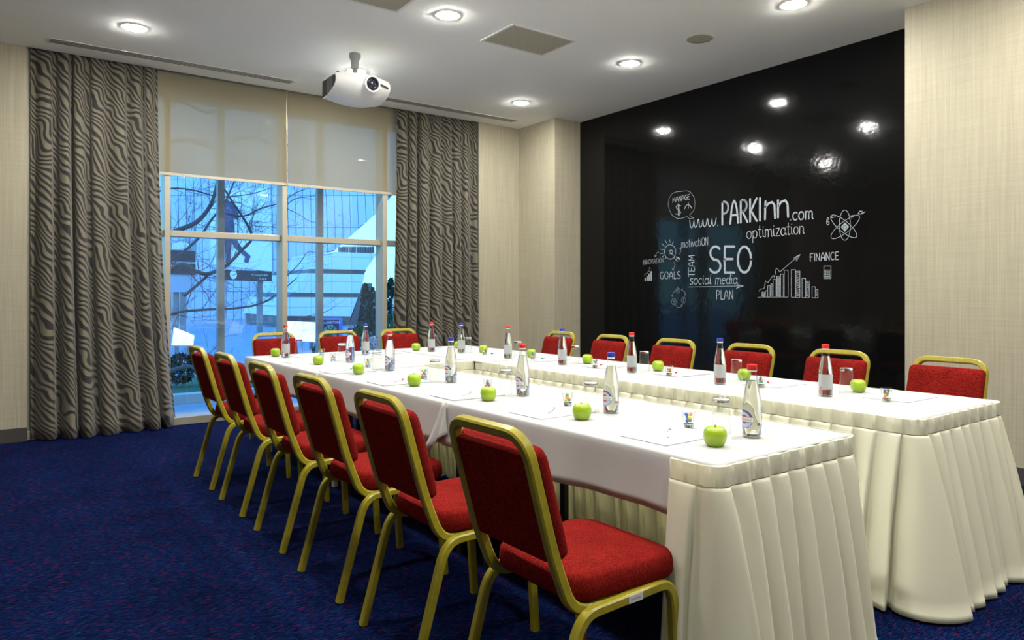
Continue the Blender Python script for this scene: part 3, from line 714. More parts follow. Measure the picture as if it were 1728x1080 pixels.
# ================================================================== CHAIRS
def sq(a, c=.006): return [(a,-a+c),(a,a-c),(a-c,a),(-a+c,a),(-a,a-c),(-a,-a+c),(-a+c,-a),(a-c,-a)]
def make_chair():
    t_ = empty('banquet_chair'); tag(t_, 'red chair', 'chair', 'red banquet chairs with gold frames')
    pr = sq(.0145, .005)
    for s_ in (-1, 1):
        y = s_*.207
        rear = fillet([(-.25, y, 0), (-.135, y, .405), (-.02, y, .408)], .075, 7); front = fillet([(.10, y, .412), (.222, y, .416), (.25, y, 0)], .075, 7)
        MB().sweep(rear, pr, up=(0,1,0)).build('leg', M_GOLD, t_, smooth=30)
        MB().sweep(front, pr, up=(0,1,0)).build('leg', M_GOLD, t_, smooth=30)
        MB().sweep([(-.02, y, .408), (.10, y, .412)], pr, up=(0,1,0)).build('side_rail', M_GOLD, t_, smooth=30)
    m = MB()
    for x in (-.01, .20): m.sweep([(x, -.193, .412), (x, .193, .412)], sq(.011), up=(0,0,1))
    m.build('cross_rail', M_GOLD, t_, smooth=30)
    # back hoop: J-ends run along the side rails, then up, over the top
    yb = .176
    pts = [(.02, yb, .414), (-.135, yb, .398), (-.200, yb, .56), (-.293, yb, .889), (-.293, -yb, .889), (-.200, -yb, .56), (-.135, -yb, .398), (.02, -yb, .414)]
    path = fillet(pts, [0,.07,.06,.075,.075,.06,.07,0], 7)
    MB().sweep(path, sq(.0150, .005)).build('back_frame', M_GOLD, t_, smooth=30)
    # seat pad
    def ring(sc, z, dx=0):
        out = []
        for x, y in rrect(.405*sc, .425*sc, .07*sc, 6):
            wd = 1-.10*max(0, -(x)/.2)
            out.append((.062+dx+x, y*wd, z))
        return out
    R = [ring(.90,.424), ring(.965,.426), ring(1.0,.436), ring(1.005,.462), ring(.99,.482), ring(.96,.492), ring(.90,.499), ring(.7,.505), ring(.4,.508), ring(.1,.509)]
    MB().loft(R).build('seat', M_RED, t_, smooth=60)
    # back pad (tilted): local u across, v along the lean, w forward
    base = Vector((-.196, 0, .548)); vv = Vector((-.085, 0, .300)).normalized(); ww = Vector((vv.z, 0, -vv.x))
    def pring(wd, h, r, off, v0=0):
        return [tuple(base+vv*(h_/1.0+.152+v0)+Vector((0,1,0))*u_+ww*off) for u_, h_ in rrect(wd, h, r, 4)]
    R = [pring(.345,.295,.02,.0145), pring(.372,.308,.022,.017), pring(.380,.314,.025,.026), pring(.376,.312,.028,.042), pring(.355,.298,.035,.052), pring(.25,.22,.04,.056)]
    m = MB().loft(R); m.loft([pring(.318,.300,.012,-.011), pring(.322,.306,.014,-.007), pring(.322,.308,.014,.020)])
    m.build('backrest', M_RED, t_, smooth=45)
    return t_
CH0 = make_chair(); chair_n = 0
ORD = ['first', 'second', 'third', 'fourth', 'fifth', 'sixth']
def chair(x, y, rz, label):
    global chair_n
    o = CH0 if chair_n == 0 else copy_tree(CH0); chair_n += 1
    o.location = (x, y, 0); o.rotation_euler = (0, 0, rz); o['label'] = label; return o
near = None
for i, y in enumerate([1.625, 2.315, 2.975, 3.656, 4.36, 5.04]):
    c_ = chair(1.385+(.0 if i else -.005), y, TH+math.radians(random.uniform(-1.2, 1.2)), 'red gold-framed banquet chair on the carpet side, %s from the skirted end' % ORD[i])
    if i == 0: near = c_
for i, y in enumerate([1.76, 2.38, 3.02, 3.68, 4.37, 5.03]):
    chair(3.92, y, PI+TH+math.radians(random.uniform(-1.5, 1.5)), 'red gold-framed banquet chair on the black-wall side, %s from the skirted end' % ORD[i])
for x, nm in zip([2.02, 2.62, 3.23], ['nearest the carpet-side row', 'in the middle', 'nearest the corner column']):
    chair(x, 6.075, -PI/2+TH+math.radians(random.uniform(-1.5, 1.5)), 'red gold-framed banquet chair at the window end, '+nm)
# sticker on the side rail of the first chair
sk = MB().box(.03, .085, -.2232, -.2219, .400, .420).build('sticker', M_PAPER, near); sk['label'] = 'worn white paper sticker'
m = MB()
for k in range(6): m.box(.038+k*.0066, .038+k*.0066+(.004 if k % 2 else .0052), -.2235, -.2232, .407, .413)
m.build('sticker_print', M_LTXT, sk)

# ================================================================== PLACE SETTINGS
ZC = TZ+.0064
APPLE_ME = []
for s_ in range(3):
    rnd = random.Random(s_); m = MB(); R = []
    prof = [(.004,.008),(.012,.003),(.020,0.0),(.028,.004),(.034,.014),(.0375,.028),(.038,.040),(.035,.052),(.029,.060),(.020,.0635),(.012,.061),(.005,.055),(.001,.053)]
    for r, z in prof:
        R.append([((r*(1+.03*math.cos(5*2*PI*j/20+s_)*(1-z/.07)))*math.cos(2*PI*j/20), (r*(1+.03*math.cos(5*2*PI*j/20+s_)*(1-z/.07)))*math.sin(2*PI*j/20), z) for j in range(20)])
    APPLE_ME.append(m.loft(R).mesh('apple_body', M_APPLE, 'all'))
STEM_ME = MB().tube([(0,0,.053),(.001,0,.062),(.004,.001,.070)], [.0013,.0011,.0017], 5).mesh('apple_stem', M_STEM, 'all')
def fixn(me):
    import bmesh
    bm = bmesh.new(); bm.from_mesh(me); bmesh.ops.recalc_face_normals(bm, faces=bm.faces); bm.to_mesh(me); bm.free(); return me
for me in APPLE_ME: fixn(me)
fixn(STEM_ME)
# bottle
BR = .0305
outer = [(.020,.0035),(.027,0),(.0295,.003),(BR,.010),(BR,.100),(.0300,.112),(.0270,.135),(.0210,.170),(.0165,.192),(.0140,.205),(.0130,.226),(.0145,.229),(.0145,.233),(.0128,.236)]
inner = [(.0115,.236),(.0118,.205),(.0146,.191),(.0192,.169),(.0252,.134),(.0282,.111),(.0287,.100),(.0287,.012),(.0270,.008),(.015,.010)]
M_BOTTLE = thin_glass('bottle_glass', (.955,.965,.96), .035, k=.95, p=2.6)
BOT_ME = fixn(MB().lathe(outer, 28, cap0=True, cap1=False).mesh('bottle_glass', M_BOTTLE, 'all'))
WAT_ME = fixn(MB().lathe([(.014,.0105),(.0266,.0085),(.0284,.0125),(.0284,.100),(.0279,.111),(.0249,.134),(.0189,.169),(.0150,.187)], 28).mesh('water', M_WATER, 35))
def cyl_patch(m, fn, n1, n2, R_):
    """grid of (theta-arc in metres, height) mapped on the bottle"""
    P = [[(R_*math.cos(fn(i/n1, j/n2)[0]/BR), R_*math.sin(fn(i/n1, j/n2)[0]/BR), fn(i/n1, j/n2)[1]) for j in range(n2+1)] for i in range(n1+1)]
    m.grid(P)
def label_mesh():
    m = MB(); cz = .062
    def disc(r0, r1, R_, mi, a0=0, a1=2*PI):
        m.cur = mi; cyl_patch(m, lambda a, b: ((r0+(r1-r0)*b)*math.cos(a0+(a1-a0)*a), cz+(r0+(r1-r0)*b)*math.sin(a0+(a1-a0)*a)), 36, 4, R_)
    disc(.0, .0305, BR+.0003, 0); disc(.0285, .0305, BR+.0005, 1); disc(.0235, .0285, BR+.0005, 1, .12, 1.9)
    disc(.0, .0155, BR+.0007, 3); disc(.0, .0145, BR+.0009, 2)
    disc(.018, .022, BR+.0007, 3, .5, 1.2)
    for mi, h_, w_, R_ in ((1, .0088, .0335, BR+.0011), (5, .0076, .0323, BR+.0013)):
        m.cur = mi; cyl_patch(m, lambda a, b: ((a*2-1)*w_, cz+.0+(b*2-1)*h_), 24, 2, R_)
    return fixn(m.mesh('label', [M_LBL, M_LBLU, M_LRED, M_LYEL, M_LGRY, M_LWHT]))
LAB_ME = label_mesh()
def wrap_text(body, size, cz, mat_, R_, th0=0, sgn=1):
    me = text_mesh(body, size, align='CENTER'); me.materials.append(mat_)
    for v in me.vertices:
        th = v.co.x/BR+th0; v.co = Vector((R_*math.cos(th), R_*math.sin(th), cz+v.co.y))
    return me
TXT_ME = wrap_text('oheny', .0165, .0575, M_LTXT, BR+.0016, .22)
def back_label(sheet=True):
    m = MB(); cz = .06; m.cur = 0
    if sheet: cyl_patch(m, lambda a, b: ((a*2-1)*.037, .036+b*.068), 16, 2, BR+.0003)
    m.cur = 1; cyl_patch(m, lambda a, b: (-.027+a*.007, .038+b*.009), 3, 1, BR+.0006)
    m.cur = 2
    for k in range(8): cyl_patch(m, lambda a, b: (-.022+a*(.030+.010*((k*7) % 3)/2), .054+k*.006+b*.0014), 10, 1, BR+.0006)
    for k in range(7): cyl_patch(m, lambda a, b: (-.012+k*.005+a*.003, .039+b*.007), 2, 1, BR+.0006)
    me = fixn(m.mesh('back_label', [M_LGRY, M_LRED, M_LTXT])); me.transform(Matrix.Rotation(PI, 4, 'Z')); return me
BAK_ME = back_label(); BAK2_ME = back_label(False)
CAP_PROF = [(.0148,.222),(.0155,.223),(.0155,.238),(.0142,.2405),(.004,.241)]
capm = MB()
Rr = []
for r, z in CAP_PROF: Rr.append([((r*(1+(.03 if j % 2 else 0)))*math.cos(2*PI*j/32), (r*(1+(.03 if j % 2 else 0)))*math.sin(2*PI*j/32), z) for j in range(32)])
capm.loft(Rr)
CAP_ME = {'red': fixn(capm.mesh('cap', M_REDP, 40)), 'blue': fixn(capm.mesh('cap', M_BLUEP, 40))}
RING_ME = fixn(MB().lathe([(.0135,.217),(.0150,.217),(.0150,.2215),(.0135,.2215)], 24).mesh('neck_ring', M_WHITE, 40))
# upside-down tumbler: thick foot on top
M_SOLID = mat('solid_glass', (1,1,1), 0, trans=1, ior=1.5)
TUM_ME = fixn(MB().lathe([(.0313,0),(.0330,0),(.0296,.110),(.0280,.110)], 32, cap0=False, cap1=False).mesh('tumbler_wall', M_GLASS, 40))
TUB_ME = fixn(MB().lathe([(.002,.1105),(.024,.1105),(.0290,.1115),(.0292,.124),(.0275,.127),(.002,.127)], 32).mesh('tumbler_base', M_SOLID, 40))
SHF_ME = fixn(MB().lathe([(.002,.001),(.0160,.001),(.0172,.003),(.0185,.015),(.002,.0165)], 24).mesh('shot_glass_foot', M_SOLID, 40))
SHOT_ME = fixn(MB().lathe([(.0166,.0003),(.0178,.002),(.0245,.060),(.0235,.0605),(.0190,.020)], 24, cap0=False, cap1=False).mesh('shot_glass_body', M_GLASS, 40))
CAN_ME = {k: fixn(MB().sphere((0,0,0), .0072, 10, 7).mesh('candy', v, 'all')) for k, v in M_CANDY.items()}
PAP_ME = fixn(MB().box(-.105, .105, -.148, .148, 0, .0032).mesh('note_sheet', M_PAPER))
LOGO_ME = fixn(MB().box(-.095, -.088, -.12, -.03, .0032, .0034).mesh('sheet_logo', M_LTXT))
PEN_PARTS = (fixn(MB().lathe([(.0012,0),(.0045,.012),(.0052,.03),(.0052,.105)], 10).mesh('barrel', M_WHITE, 40)),)
PEN_TIP = {k: fixn(MB().lathe([(.0054,.105),(.0054,.128),(.0046,.132),(.002,.134)], 10).box(.0050,.0068,-.0016,.0016,.095,.130).mesh('pen_cap', mm, 40)) for k, mm in (('purple', M_BLUEP), ('green', M_GRNP), ('yellow', M_YELP), ('red', M_REDP))}
SETTING_RND = random.Random(5)
def setting(place, cap, label_dir, ap, bo, tu, ca, pen, pap, pap_rot, pen_rot, colours, pen_col):
    P = lambda xy, z=ZC: (xy[0], xy[1], z)
    r_ = SETTING_RND
    if ap:
        t_ = empty('apple', P(ap), r_.uniform(0, 6)); tag(t_, 'green apple at the '+place, 'apple', 'green apples on the tables'); put('apple_flesh', r_.choice(APPLE_ME), t_); put('stem', STEM_ME, t_)
    if bo:
        front_on = label_dir is None; view = math.atan2(-bo[1], -bo[0]); label_dir = view-math.radians(52) if label_dir is None else view+PI+label_dir
        t_ = empty('water_bottle', P(bo), label_dir); t_.scale = (1.07, 1.07, 1.05); tag(t_, '%s-capped glass water bottle at the %s' % (cap, place), 'bottle', 'glass water bottles on the tables')
        put('glass_body', BOT_ME, t_); put('water', WAT_ME, t_); put('cap', CAP_ME[cap], t_); put('neck_ring', RING_ME, t_)
        lb = put('front_label', LAB_ME, t_); put('label_print', TXT_ME, lb); put('back_label', BAK2_ME if front_on else BAK_ME, t_)
    if tu:
        o = empty('tumbler', P(tu)); put('wall', TUM_ME, o); put('thick_base', TUB_ME, o); tag(o, 'upturned clear glass tumbler at the '+place, 'glass', 'upturned tumblers on the tables')
    if ca:
        zc = ZC if not pap else ZC+.0
        o = empty('shot_glass', P(ca, ZC+.0033)); put('glass_wall', SHOT_ME, o); put('thick_foot', SHF_ME, o); tag(o, 'small shot glass of candies at the '+place, 'shot glass', 'shot glasses of candies')
        rnd = random.Random(hash(round(ca[1]*1000)))
        for q in range(len(colours)):
            lay = q//2; a = lay*1.3+(q % 2)*PI+rnd.uniform(-.2, .2); rad = .0085
            if q == len(colours)-1 and len(colours) % 2: rad = .002
            z = ZC+.0295+lay*.0115
            c_ = put('candy', CAN_ME[colours[q]]); c_.location = (ca[0]+rad*math.cos(a), ca[1]+rad*math.sin(a), z)
            tag(c_, '%s round candy in the shot glass at the %s' % (colours[q], place), 'candy', 'round candies in shot glasses')
    if pap:
        o = empty('note_sheet', P(pap), pap_rot); tag(o, 'blank white note sheet at the '+place, 'paper', 'note sheets on the tables'); put('sheet', PAP_ME, o); put('logo_line', LOGO_ME, o)
    if pen:
        o = empty('pen', P(pen, ZC+(.0088 if pap else .0054)), 0); o.rotation_euler = (PI/2, 0, pen_rot)
        tag(o, 'white %s-capped pen at the %s' % (pen_col, place), 'pen', 'pens on the note sheets'); put('barrel', PEN_PARTS[0], o); put('pen_cap', PEN_TIP[pen_col], o)
CC = [['green','blue','blue','yellow','blue','orange'], ['green','yellow','orange','orange','green'], ['green','red','red','blue','green'], ['red','red','orange','green','yellow','green'], ['yellow','yellow','orange','green','red'], ['green','orange','yellow','red']]
CR_ = [['orange','orange','red','green','blue','brown'], ['green','green','blue','orange','brown'], ['red','orange','red','green'], ['orange','yellow','green','blue','yellow','blue'], ['orange','yellow','blue','blue','brown'], ['brown','yellow','orange','brown','yellow']]
PCL = ['purple','green','yellow','red','green','green']; PCR = ['red','red','red','red','green','purple']
apL = [(1.911,1.507),(1.887,2.133),(1.868,2.763),(1.843,3.438),(1.834,4.142),(1.849,4.856)]
boL = [(2.132,1.525),(2.088,2.177),(2.089,2.792),(2.083,3.454),(2.082,4.213),(2.100,4.886)]
tuL = [(2.107,1.635),(2.055,2.265),(2.050,2.880),(2.032,3.545),(2.033,4.300),(2.110,5.060)]
caL = [(2.082,1.762),(2.050,2.411),(2.046,3.031),(2.028,3.664),(2.046,4.467),(2.017,5.002)]
for i in range(6):
    a = apL[i]
    setting('%s carpet-side place from the skirted end' % ORD[i], 'red' if i % 2 == 0 else 'blue', None, a, boL[i], tuL[i], caL[i], (a[0]-.043, a[1]+.165) if i < 5 else None, (a[0]+.012, a[1]+.197), PI/2+TH, math.radians(128), CC[i], PCL[i])
boR = [(3.260,1.918),(3.237,2.520),(3.262,3.215),(3.230,3.855),(3.190,4.451),(3.176,5.100)]
tuR = [(3.450,1.919),(3.399,2.532),(3.400,3.239),(3.370,3.880),(3.320,4.500),(3.265,5.133)]
apR = [(3.535,1.905),(3.500,2.556),(3.475,3.190),(3.430,3.818),(3.400,4.433),(3.340,5.015)]
caR = [(3.327,1.660),(3.290,2.298),(3.312,2.953),(3.260,3.552),(3.290,4.270),(3.225,4.821)]
for i in range(6):
    a = apR[i]
    setting('%s black-wall-side place from the skirted end' % ORD[i], 'red' if i % 2 == 0 else 'blue', .1, a, boR[i], tuR[i], caR[i], (a[0]+.055, a[1]-.11) if i > 0 else None, (a[0]-.02, a[1]-.215), PI/2+TH, math.radians(-52), CR_[i], PCR[i])
FN = ['window-end place nearest the carpet-side row', 'middle window-end place', 'window-end place nearest the corner column']
setting(FN[0], 'red', .15, (1.815,5.680), (1.845,5.530), (2.005,5.690), (2.111,5.470), None, (2.02,5.60), TH, 0, ['green','blue','green','yellow','orange'], 'yellow')
setting(FN[1], 'blue', 0, None, (2.464,5.425), (2.642,5.640), None, None, (2.66,5.50), TH, 0, [], 'red')
setting(FN[2], 'red', -.1, (2.998,5.559), (3.044,5.369), (3.270,5.660), None, None, None, TH, 0, [], 'red')
setting('far corner of the table by the column', 'red', 0, (3.43,5.560), None, None, None, None, None, TH, 0, [], 'red')

# ================================================================== OUTSIDE
M_ASPH = mat('asphalt', (.25,.27,.30), .4); M_GRASS = mat('grass', (.05,.12,.03), .9)
n = N(M_ASPH); n.color(n.ramp(n.noise(n.coord((1,1,1)), 3, 4), [(.3, (.22,.24,.27)), (.7, (.36,.38,.42))]))
n = N(M_GRASS); n.color(n.ramp(n.noise(n.coord((1,1,1)), 25, 4), [(.3, (.02,.06,.02)), (.7, (.09,.17,.06))]))
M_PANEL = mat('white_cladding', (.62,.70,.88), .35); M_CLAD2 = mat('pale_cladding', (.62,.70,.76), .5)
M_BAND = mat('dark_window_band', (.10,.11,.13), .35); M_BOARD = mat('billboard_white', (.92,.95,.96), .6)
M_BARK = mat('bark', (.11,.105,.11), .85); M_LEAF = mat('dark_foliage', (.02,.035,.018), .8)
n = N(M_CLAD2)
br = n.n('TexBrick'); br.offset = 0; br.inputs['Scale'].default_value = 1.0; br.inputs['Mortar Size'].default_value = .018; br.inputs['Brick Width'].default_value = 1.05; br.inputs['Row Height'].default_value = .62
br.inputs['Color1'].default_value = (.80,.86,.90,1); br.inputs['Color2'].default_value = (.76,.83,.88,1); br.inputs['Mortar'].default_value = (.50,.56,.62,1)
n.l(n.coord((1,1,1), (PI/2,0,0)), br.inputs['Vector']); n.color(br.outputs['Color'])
M_SIGNLIT = mat('lit_sign_face', (.8,.85,.9), .5, emit=(.75,.92,1.0), estr=.9)
M_FIG = mat('print_figure', (.10,.09,.16), .6); M_FIG2 = mat('print_violet', (.20,.13,.28), .6); M_PRBLK = mat('print_dark', (.035,.04,.05), .6)
M_SIGNP = mat('sign_purple', (.05,.03,.09), .5); M_SIGNF = mat('sign_frame_blue', (.10,.22,.55), .5); M_ORN = mat('sign_green', (.08,.30,.20), .5); M_TXTW = mat('print_white', (.85,.88,.92), .6)
GZ = -.35
gd = MB().box(-60, 120, 7.8, 160, GZ-.2, GZ).build('street_ground', M_ASPH); struct(gd, 'dark asphalt street outside the window')
kz = MB().box(-6, 14, 11.5, 13.6, GZ, GZ+.10).build('lawn_strip', M_GRASS); tag(kz, 'strip of green lawn along the street outside', 'lawn'); kz['kind'] = 'stuff'
for y0, y1, nm in ((11.25, 11.45, 'near'), (13.65, 13.9, 'far')):
    o = MB().box(-6, 14, y0, y1, GZ, GZ+.13).build('kerb', M_GRYMET); tag(o, 'pale concrete kerb on the %s side of the lawn strip' % nm, 'kerb')
# big curved-panel facade, panels one by one
YFAC = 46.0
bld = empty('clad_building', tuple(onY(450, 560, YFAC))); tag(bld, 'large pale building clad in tall panels behind the bare tree', 'building')
bo_ = bld.location.copy()
edge = [(470,560),(505,560),(520,470),(553,424),(563,424),(600,391),(640,357),(660,335),(700,290),(730,200),(760,100)]
def low(px):
    if px < 505: return 560
    for (a, b), (c, d) in zip(edge[1:-1], edge[2:]):
        if a <= px <= c: return b+(d-b)*(px-a)/(c-a)
    return 100
rows = [60, 115, 168, 222, 276, 330, 384, 438, 492, 546, 562]
def bend(px, py): return px + (max(0, 420-py)/100)**2*3.2*(.4+(px-260)/500)*-1
backing = []
mb_back = MB()
npan = 0
xs = [236+13.2*i for i in range(39)]
for a, b in zip(xs[:-1], xs[1:]):
    la, lb = low(a), low(b)
    for r0, r1 in zip(rows[:-1], rows[1:]):
        if r0 >= min(la, lb)-1: continue
        q = [(a+.55, min(r1-.6, la)), (b-.55, min(r1-.6, lb)), (b-.55, r0+.3), (a+.55, r0+.3)]
        if max(q[0][1], q[1][1])-r0 < 3 or npan >= 298: continue
        poly = [onY(bend(px, py), py, YFAC)-bo_ for px, py in q]
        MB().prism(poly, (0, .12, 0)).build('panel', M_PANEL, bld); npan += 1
poly = [onY(bend(px, py), py, YFAC+.10)-bo_ for px, py in [(236,560),(504,560),(520,470),(553,426),(563,424),(600,391),(640,357),(660,335),(700,290),(730,200),(730,60),(480,60),(236,60)]]
MB().prism(poly, (0, 3, 0)).build('backing_wall', M_BAND, bld)
# stepped building with slanted ends
YST = 34.0
stp = empty('stepped_building', tuple(onY(560, 560, YST))); tag(stp, 'pale stepped building with slanted ends and dark window bands', 'building')
so_ = stp.location.copy()
def pp(name, pts, Y, depth, m, par, off):
    return MB().prism([onY(x, y, Y)-off for x, y in pts], (0, depth, 0)).build(name, m, par)
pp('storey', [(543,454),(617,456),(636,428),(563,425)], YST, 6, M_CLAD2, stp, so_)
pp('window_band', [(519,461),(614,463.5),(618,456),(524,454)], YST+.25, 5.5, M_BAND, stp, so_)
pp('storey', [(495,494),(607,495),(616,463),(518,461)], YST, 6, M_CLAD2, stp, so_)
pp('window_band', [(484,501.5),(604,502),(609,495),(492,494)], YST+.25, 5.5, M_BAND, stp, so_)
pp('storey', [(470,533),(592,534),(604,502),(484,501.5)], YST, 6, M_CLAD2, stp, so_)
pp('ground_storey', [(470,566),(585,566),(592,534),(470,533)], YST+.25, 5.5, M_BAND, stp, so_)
pp('side_wall', [(583,566),(632,566),(628,478),(613,479)], YST+.6, 5, M_BAND, stp, so_)
for k in range(14):
    x = 575+k*4.3+random.uniform(-1, 1); pp('roof_fin', [(x,427),(x+random.uniform(1,2),427),(x+1.4,416+random.uniform(-1,3)),(x,416)], YST+2, .3, M_BAND, stp, so_)
# billboards
def board(pts, Y, label, m=M_BOARD):
    c = onY(sum(p[0] for p in pts)/4, max(p[1] for p in pts), Y); t_ = empty('billboard', tuple(c)); tag(t_, label, 'billboard')
    of = t_.location.copy(); pp('board_face', pts, Y, .25, m, t_, of)
    x0, x1 = onY(pts[0][0], 500, Y).x, onY(pts[1][0], 500, Y).x
    for x in (x0+.4, x1-.4): MB().box(x-.1-of.x, x+.1-of.x, .27, .47, GZ-of.z, .5).build('support_post', M_GREYP, t_)
    return t_, of
def ptext(body, px, py, hpx, Y, m, par, off, kind='lettering'):
    k = Y/ (FW+RT*((px-864)/FPX)).y
    me = text_mesh(body, hpx/FPX*k*1.35); me.materials.append(m); o = put(kind, me, par); o.location = onY(px, py, Y)-off; o.rotation_euler = (PI/2, 0, 0); return o
YBB = 30.0
bb, off = board([(357,445),(459,459),(456,318),(357,318)], YBB, 'white street billboard with a walking sports figure')
pp('caption_band', [(378,473),(459,475),(459,458),(378,455)], YBB-.05, .2, M_PRBLK, bb, off)
for k, (tx, x, y) in enumerate([('SPORT', 420, 377), ('DAG KIMI', 412, 384.5), ('SURATLI', 416, 391.5), ('YETRALCAN', 424, 465.5), ('P N B', 438, 472.5)]):
    ptext(tx, x, y, 5.4 if k < 3 else 3.6, YBB-.06, M_PRBLK if k < 3 else M_TXTW, bb, off)
fig = [(377,345),(384,338),(391,341),(398,350),(404,366),(401,372),(394,368),(396,385),(397,402),(410,420),(423,432),(419,444),(412,442),(414,433),(396,418),(391,408),(389,428),(390,445),(383,445),(381,425),(378,405),(376,380),(374,362)]
pp('sports_figure', fig, YBB-.03, .02, M_FIG, bb, off)
pp('figure_highlight', [(379,352),(386,347),(391,356),(390,372),(383,376),(378,366)], YBB-.045, .01, M_FIG2, bb, off)
pp('ball', [(388+6*math.cos(a*PI/8)+6, 463+8*math.sin(a*PI/8)) for a in range(16)], YBB-.07, .02, M_BOARD, bb, off)
bb2, off2 = board([(281,493),(330,493),(330,405),(281,405)], YBB+1, 'grey street billboard showing a shoe above dark bands', mat('billboard_grey', (.42,.46,.54), .6))
pp('dark_band', [(281,440),(330,442),(330,424),(281,422)], YBB+.94, .03, M_PRBLK, bb2, off2)
pp('dark_band', [(281,462),(330,464),(330,446),(281,444)], YBB+.94, .03, M_PRBLK, bb2, off2)
pp('shoe_print', [(290,421),(318,422),(326,416),(318,411),(306,407),(298,410),(291,409)], YBB+.93, .02, M_TXTW, bb2, off2)
ptext('DAN', 288.5, 452.5, 6, YBB+.92, M_TXTW, bb2, off2)
# lit sign boxes and the shop sign
YSG = 20.0
for pts, nm in (([(484,575),(533,577),(533,544),(484,542)], 'beside the shop sign'), ([(292,583),(326,583),(328,566),(296,553)], 'low behind the bare tree')):
    c = onY(pts[0][0], pts[0][1], YSG); t_ = empty('light_box', (c.x, c.y, GZ)); of = t_.location.copy(); tag(t_, 'glowing white light box '+nm, 'light box')
    pp('lit_face', pts, YSG, .2, M_SIGNLIT, t_, of)
    x0, x1 = onY(pts[0][0], 560, YSG).x, onY(pts[1][0], 560, YSG).x; zt = onY(pts[0][0], pts[0][1], YSG).z
    for x in (x0+.1, x1-.1): MB().box(x-.05, x+.05, YSG+.05, YSG+.15, GZ, zt).build('post', M_GREYP, t_).location = (-of.x, -of.y, -of.z)
t_ = empty('shop_sign', tuple(onY(560, 590, 19.5))); of = t_.location.copy(); tag(t_, 'dark upright shop sign with white heading and green ornament', 'sign')
pp('frame', [(540,590),(578,590),(578,537),(540,537)], 19.5, .3, M_SIGNF, t_, of); pp('sign_face', [(543,588),(572,588),(572,540),(543,540)], 19.45, .06, M_SIGNP, t_, of)
ptext('BAZARSTORE', 543.6, 546.5, 3.9, 19.43, M_TXTW, t_, of)
for k in range(10):
    a = 2*PI*k/10; cx, cy = 557.5+8.5*math.cos(a), 561+9*math.sin(a)
    pp('ornament_petal', [(cx+4*math.cos(b*PI/4), cy+4*math.sin(b*PI/4)) for b in range(8)], 19.42, .03, M_ORN, t_, of)
# cypresses and shrubs
def foliage(name, x, y, hgt, r, label, cat, seed, m=M_LEAF, nl=900, cone=True, zb=None):
    rnd = random.Random(seed); t_ = empty(name, (x, y, GZ if zb is None else zb)); tag(t_, label, cat); mb = MB()
    for _ in range(nl):
        z = rnd.uniform(.05, 1); rr = r*((1-z)**.55 if cone else math.sqrt(max(0, 1-(2*z-1)**2)))*rnd.uniform(.6, 1.05); a = rnd.uniform(0, 2*PI)
        c = Vector((rr*math.cos(a), rr*math.sin(a), z*hgt)); s_ = r*rnd.uniform(.10, .22)
        d1 = Vector((rnd.uniform(-1,1), rnd.uniform(-1,1), rnd.uniform(0,1.5)))*s_; d2 = Vector((rnd.uniform(-1,1), rnd.uniform(-1,1), rnd.uniform(-1,1)))*s_*.6
        k = len(mb.v); mb.v += [tuple(c-d1), tuple(c+d2), tuple(c+d1), tuple(c-d2)]; mb.face((k, k+1, k+2, k+3))
    o = mb.build('foliage', m, t_, fix=False); o['kind'] = 'stuff'
    MB().lathe([(r*.12,0),(r*.08,hgt*.9)], 6).build('trunk', M_BARK, t_)
CYL = ['tallest dark cypress beside the slanted side wall', 'dark narrow cypress between two taller cypresses', 'dark cypress partly behind the window mullion', 'dark cypress beside the narrow zebra curtain']
for k, (px, hp, r) in enumerate([(617, 478, .34), (629, 486, .34), (641, 500, .36), (660, 470, .5)]):
    p = onY(px, hp, 23.0+k*.9); foliage('cypress', p.x, p.y, p.z-GZ, r, CYL[k], 'tree', k)
SHL = ['green leafy shrub under the shop sign', 'large green leafy shrub below the cypresses', 'small green leafy shrub below the light box', 'dark low shrub at the bare tree foot', 'small dark shrub on the lawn below the tree']
for k, (px, Y, hg, r) in enumerate([(604, 12.3, .85, .27), (660, 12.7, 1.0, .30), (550, 12.6, .7, .24), (304, 12.5, .45, .24), (372, 12.4, .38, .24)]):
    p = onY(px, 600, Y); foliage('shrub', p.x, Y, hg, r, SHL[k], 'shrub', 20+k, M_GRASS if k < 3 else M_LEAF, 700, False, GZ+.16)
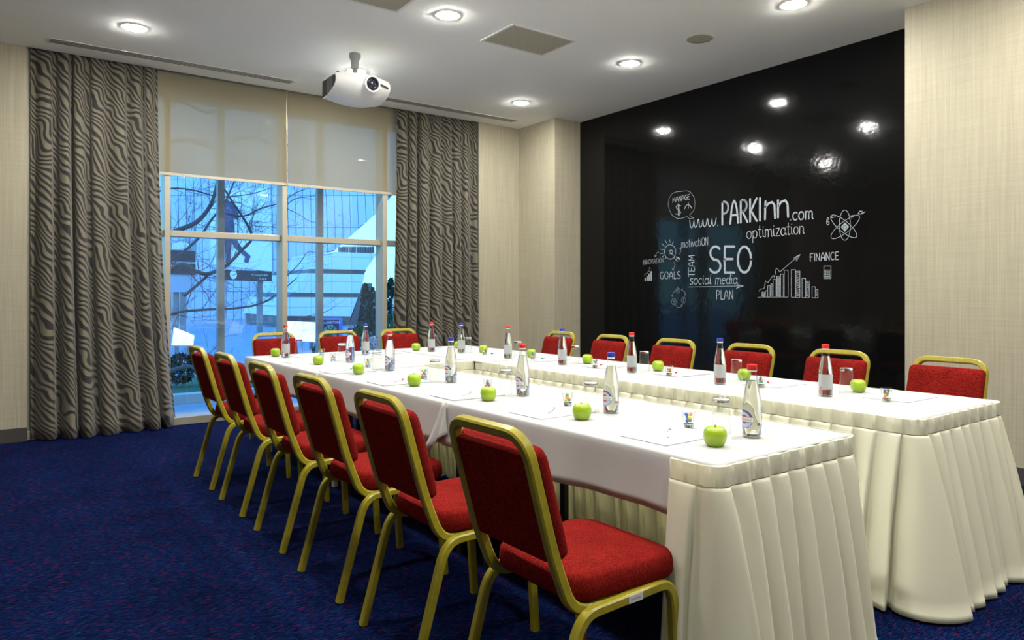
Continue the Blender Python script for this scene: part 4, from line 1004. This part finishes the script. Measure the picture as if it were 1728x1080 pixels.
# bare tree in front of the window
tree = empty('bare_tree', (1.35, 10.6, GZ)); tag(tree, 'leafless tree with crooked branches right outside the window', 'tree')
toff = tree.location.copy(); rnd = random.Random(21)
def limb(pts, r0, r1, name='branch'):
    P = [onY(x, y, Y)-toff for x, y, Y in pts]; Q = []
    for i in range(len(P)-1):
        p0, p1, p2, p3 = P[max(0,i-1)], P[i], P[i+1], P[min(len(P)-1,i+2)]
        for k in range(4):
            t_ = k/4; Q.append(.5*((2*p1)+(p2-p0)*t_+(2*p0-5*p1+4*p2-p3)*t_*t_+(3*p1-p0-3*p2+p3)*t_**3))
    Q.append(P[-1]); rr = [r0+(r1-r0)*i/(len(Q)-1) for i in range(len(Q))]
    MB().tube(Q, rr, 7).build(name, M_BARK, tree, smooth='all'); return Q, rr
LIMBS = [([(228,720,10.6),(232,600,10.6),(236,480,10.55),(246,380,10.5),(252,250,10.5),(250,120,10.5)], .16, .07, 'trunk'),
 ([(242,420,10.5),(290,393,10.4),(330,376,10.3),(352,352,10.3),(363,325,10.3),(370,285,10.3),(376,220,10.3)], .060, .028, 'branch'),
 ([(240,470,10.5),(300,432,10.7),(335,402,10.8),(356,372,10.8),(380,340,10.8),(398,300,10.8)], .040, .016, 'branch'),
 ([(238,500,10.5),(300,448,10.2),(330,458,10.1),(352,462,10.1),(382,448,10.0),(405,425,10.0),(425,402,10.0),(415,375,10.0),(395,345,10.0),(378,318,10.0)], .052, .020, 'branch'),
 ([(234,560,10.6),(290,530,10.4),(340,523,10.3),(400,520,10.2),(440,512,10.2),(470,495,10.2),(500,470,10.2)], .036, .012, 'branch'),
 ([(310,500,10.3),(340,475,10.2),(352,462,10.1)], .030, .026, 'branch'),
 ([(236,640,10.6),(290,625,10.2),(318,618,10.0),(335,628,9.9),(352,650,9.9)], .055, .02, 'branch'),
 ([(380,360,10.0),(410,365,10.0),(440,352,10.0),(470,343,10.0),(500,325,10.0),(520,318,10.0)], .022, .008, 'branch'),
 ([(245,330,10.5),(290,318,10.6),(330,322,10.6),(370,332,10.6),(420,328,10.6),(455,318,10.6)], .024, .008, 'branch'),
 ([(250,200,10.5),(300,170,10.4),(350,190,10.4),(400,170,10.4),(450,185,10.4)], .05, .015, 'branch'),
 ([(250,260,10.5),(310,235,10.4),(360,250,10.4),(420,230,10.4),(470,245,10.4),(520,240,10.4)], .04, .012, 'branch'),
 ([(470,480,10.2),(505,445,10.1),(520,425,10.1),(545,430,10.1),(560,428,10.1)], .012, .005, 'branch'),
 ([(480,540,10.3),(510,535,10.3),(545,528,10.3),(565,518,10.3)], .013, .005, 'branch'),
 ([(484,345,10.1),(500,335,10.1),(522,332,10.1),(540,330,10.1)], .012, .004, 'branch'),
 ([(484,352,10.1),(505,362,10.1),(520,372,10.1),(535,376,10.1)], .010, .004, 'branch')]
LIMBS = [(p_, a_*(.62 if n_ != 'trunk' else 1), b_*.62, n_) for p_, a_, b_, n_ in LIMBS]
tw = MB()
def twig(p, d, L, r, lvl):
    k = 4; P = [p]; 
    for i in range(k):
        d = (d+Vector((rnd.uniform(-.4,.4), rnd.uniform(-.3,.3), rnd.uniform(-.3,.42)))).normalized(); P.append(P[-1]+d*L/k)
    tw.tube(P, [r*(1-.75*i/k) for i in range(k+1)], 4)
    if lvl > 0:
        for i in range(1, k+1):
            for _ in range(2 if lvl > 1 and i % 2 else 1):
                twig(P[i], (d+Vector((rnd.uniform(-1,1), rnd.uniform(-.7,.7), rnd.uniform(-.8,1)))).normalized(), L*rnd.uniform(.4,.65), r*.5, lvl-1)
for pts, r0, r1, nm in LIMBS:
    Q, rr = limb(pts, r0, r1, nm)
    if nm == 'trunk': continue
    for i in range(2, len(Q), 2):
        d = (Q[i]-Q[i-1]).normalized()
        twig(Q[i], (d*.5+Vector((rnd.uniform(-.6,.9), rnd.uniform(-.6,.6), rnd.uniform(-.7,1)))).normalized(), rnd.uniform(.35,.8), min(.0055, rr[i]*.35), 2)
o = tw.build('twigs', M_BARK, tree, fix=False); o['kind'] = 'stuff'
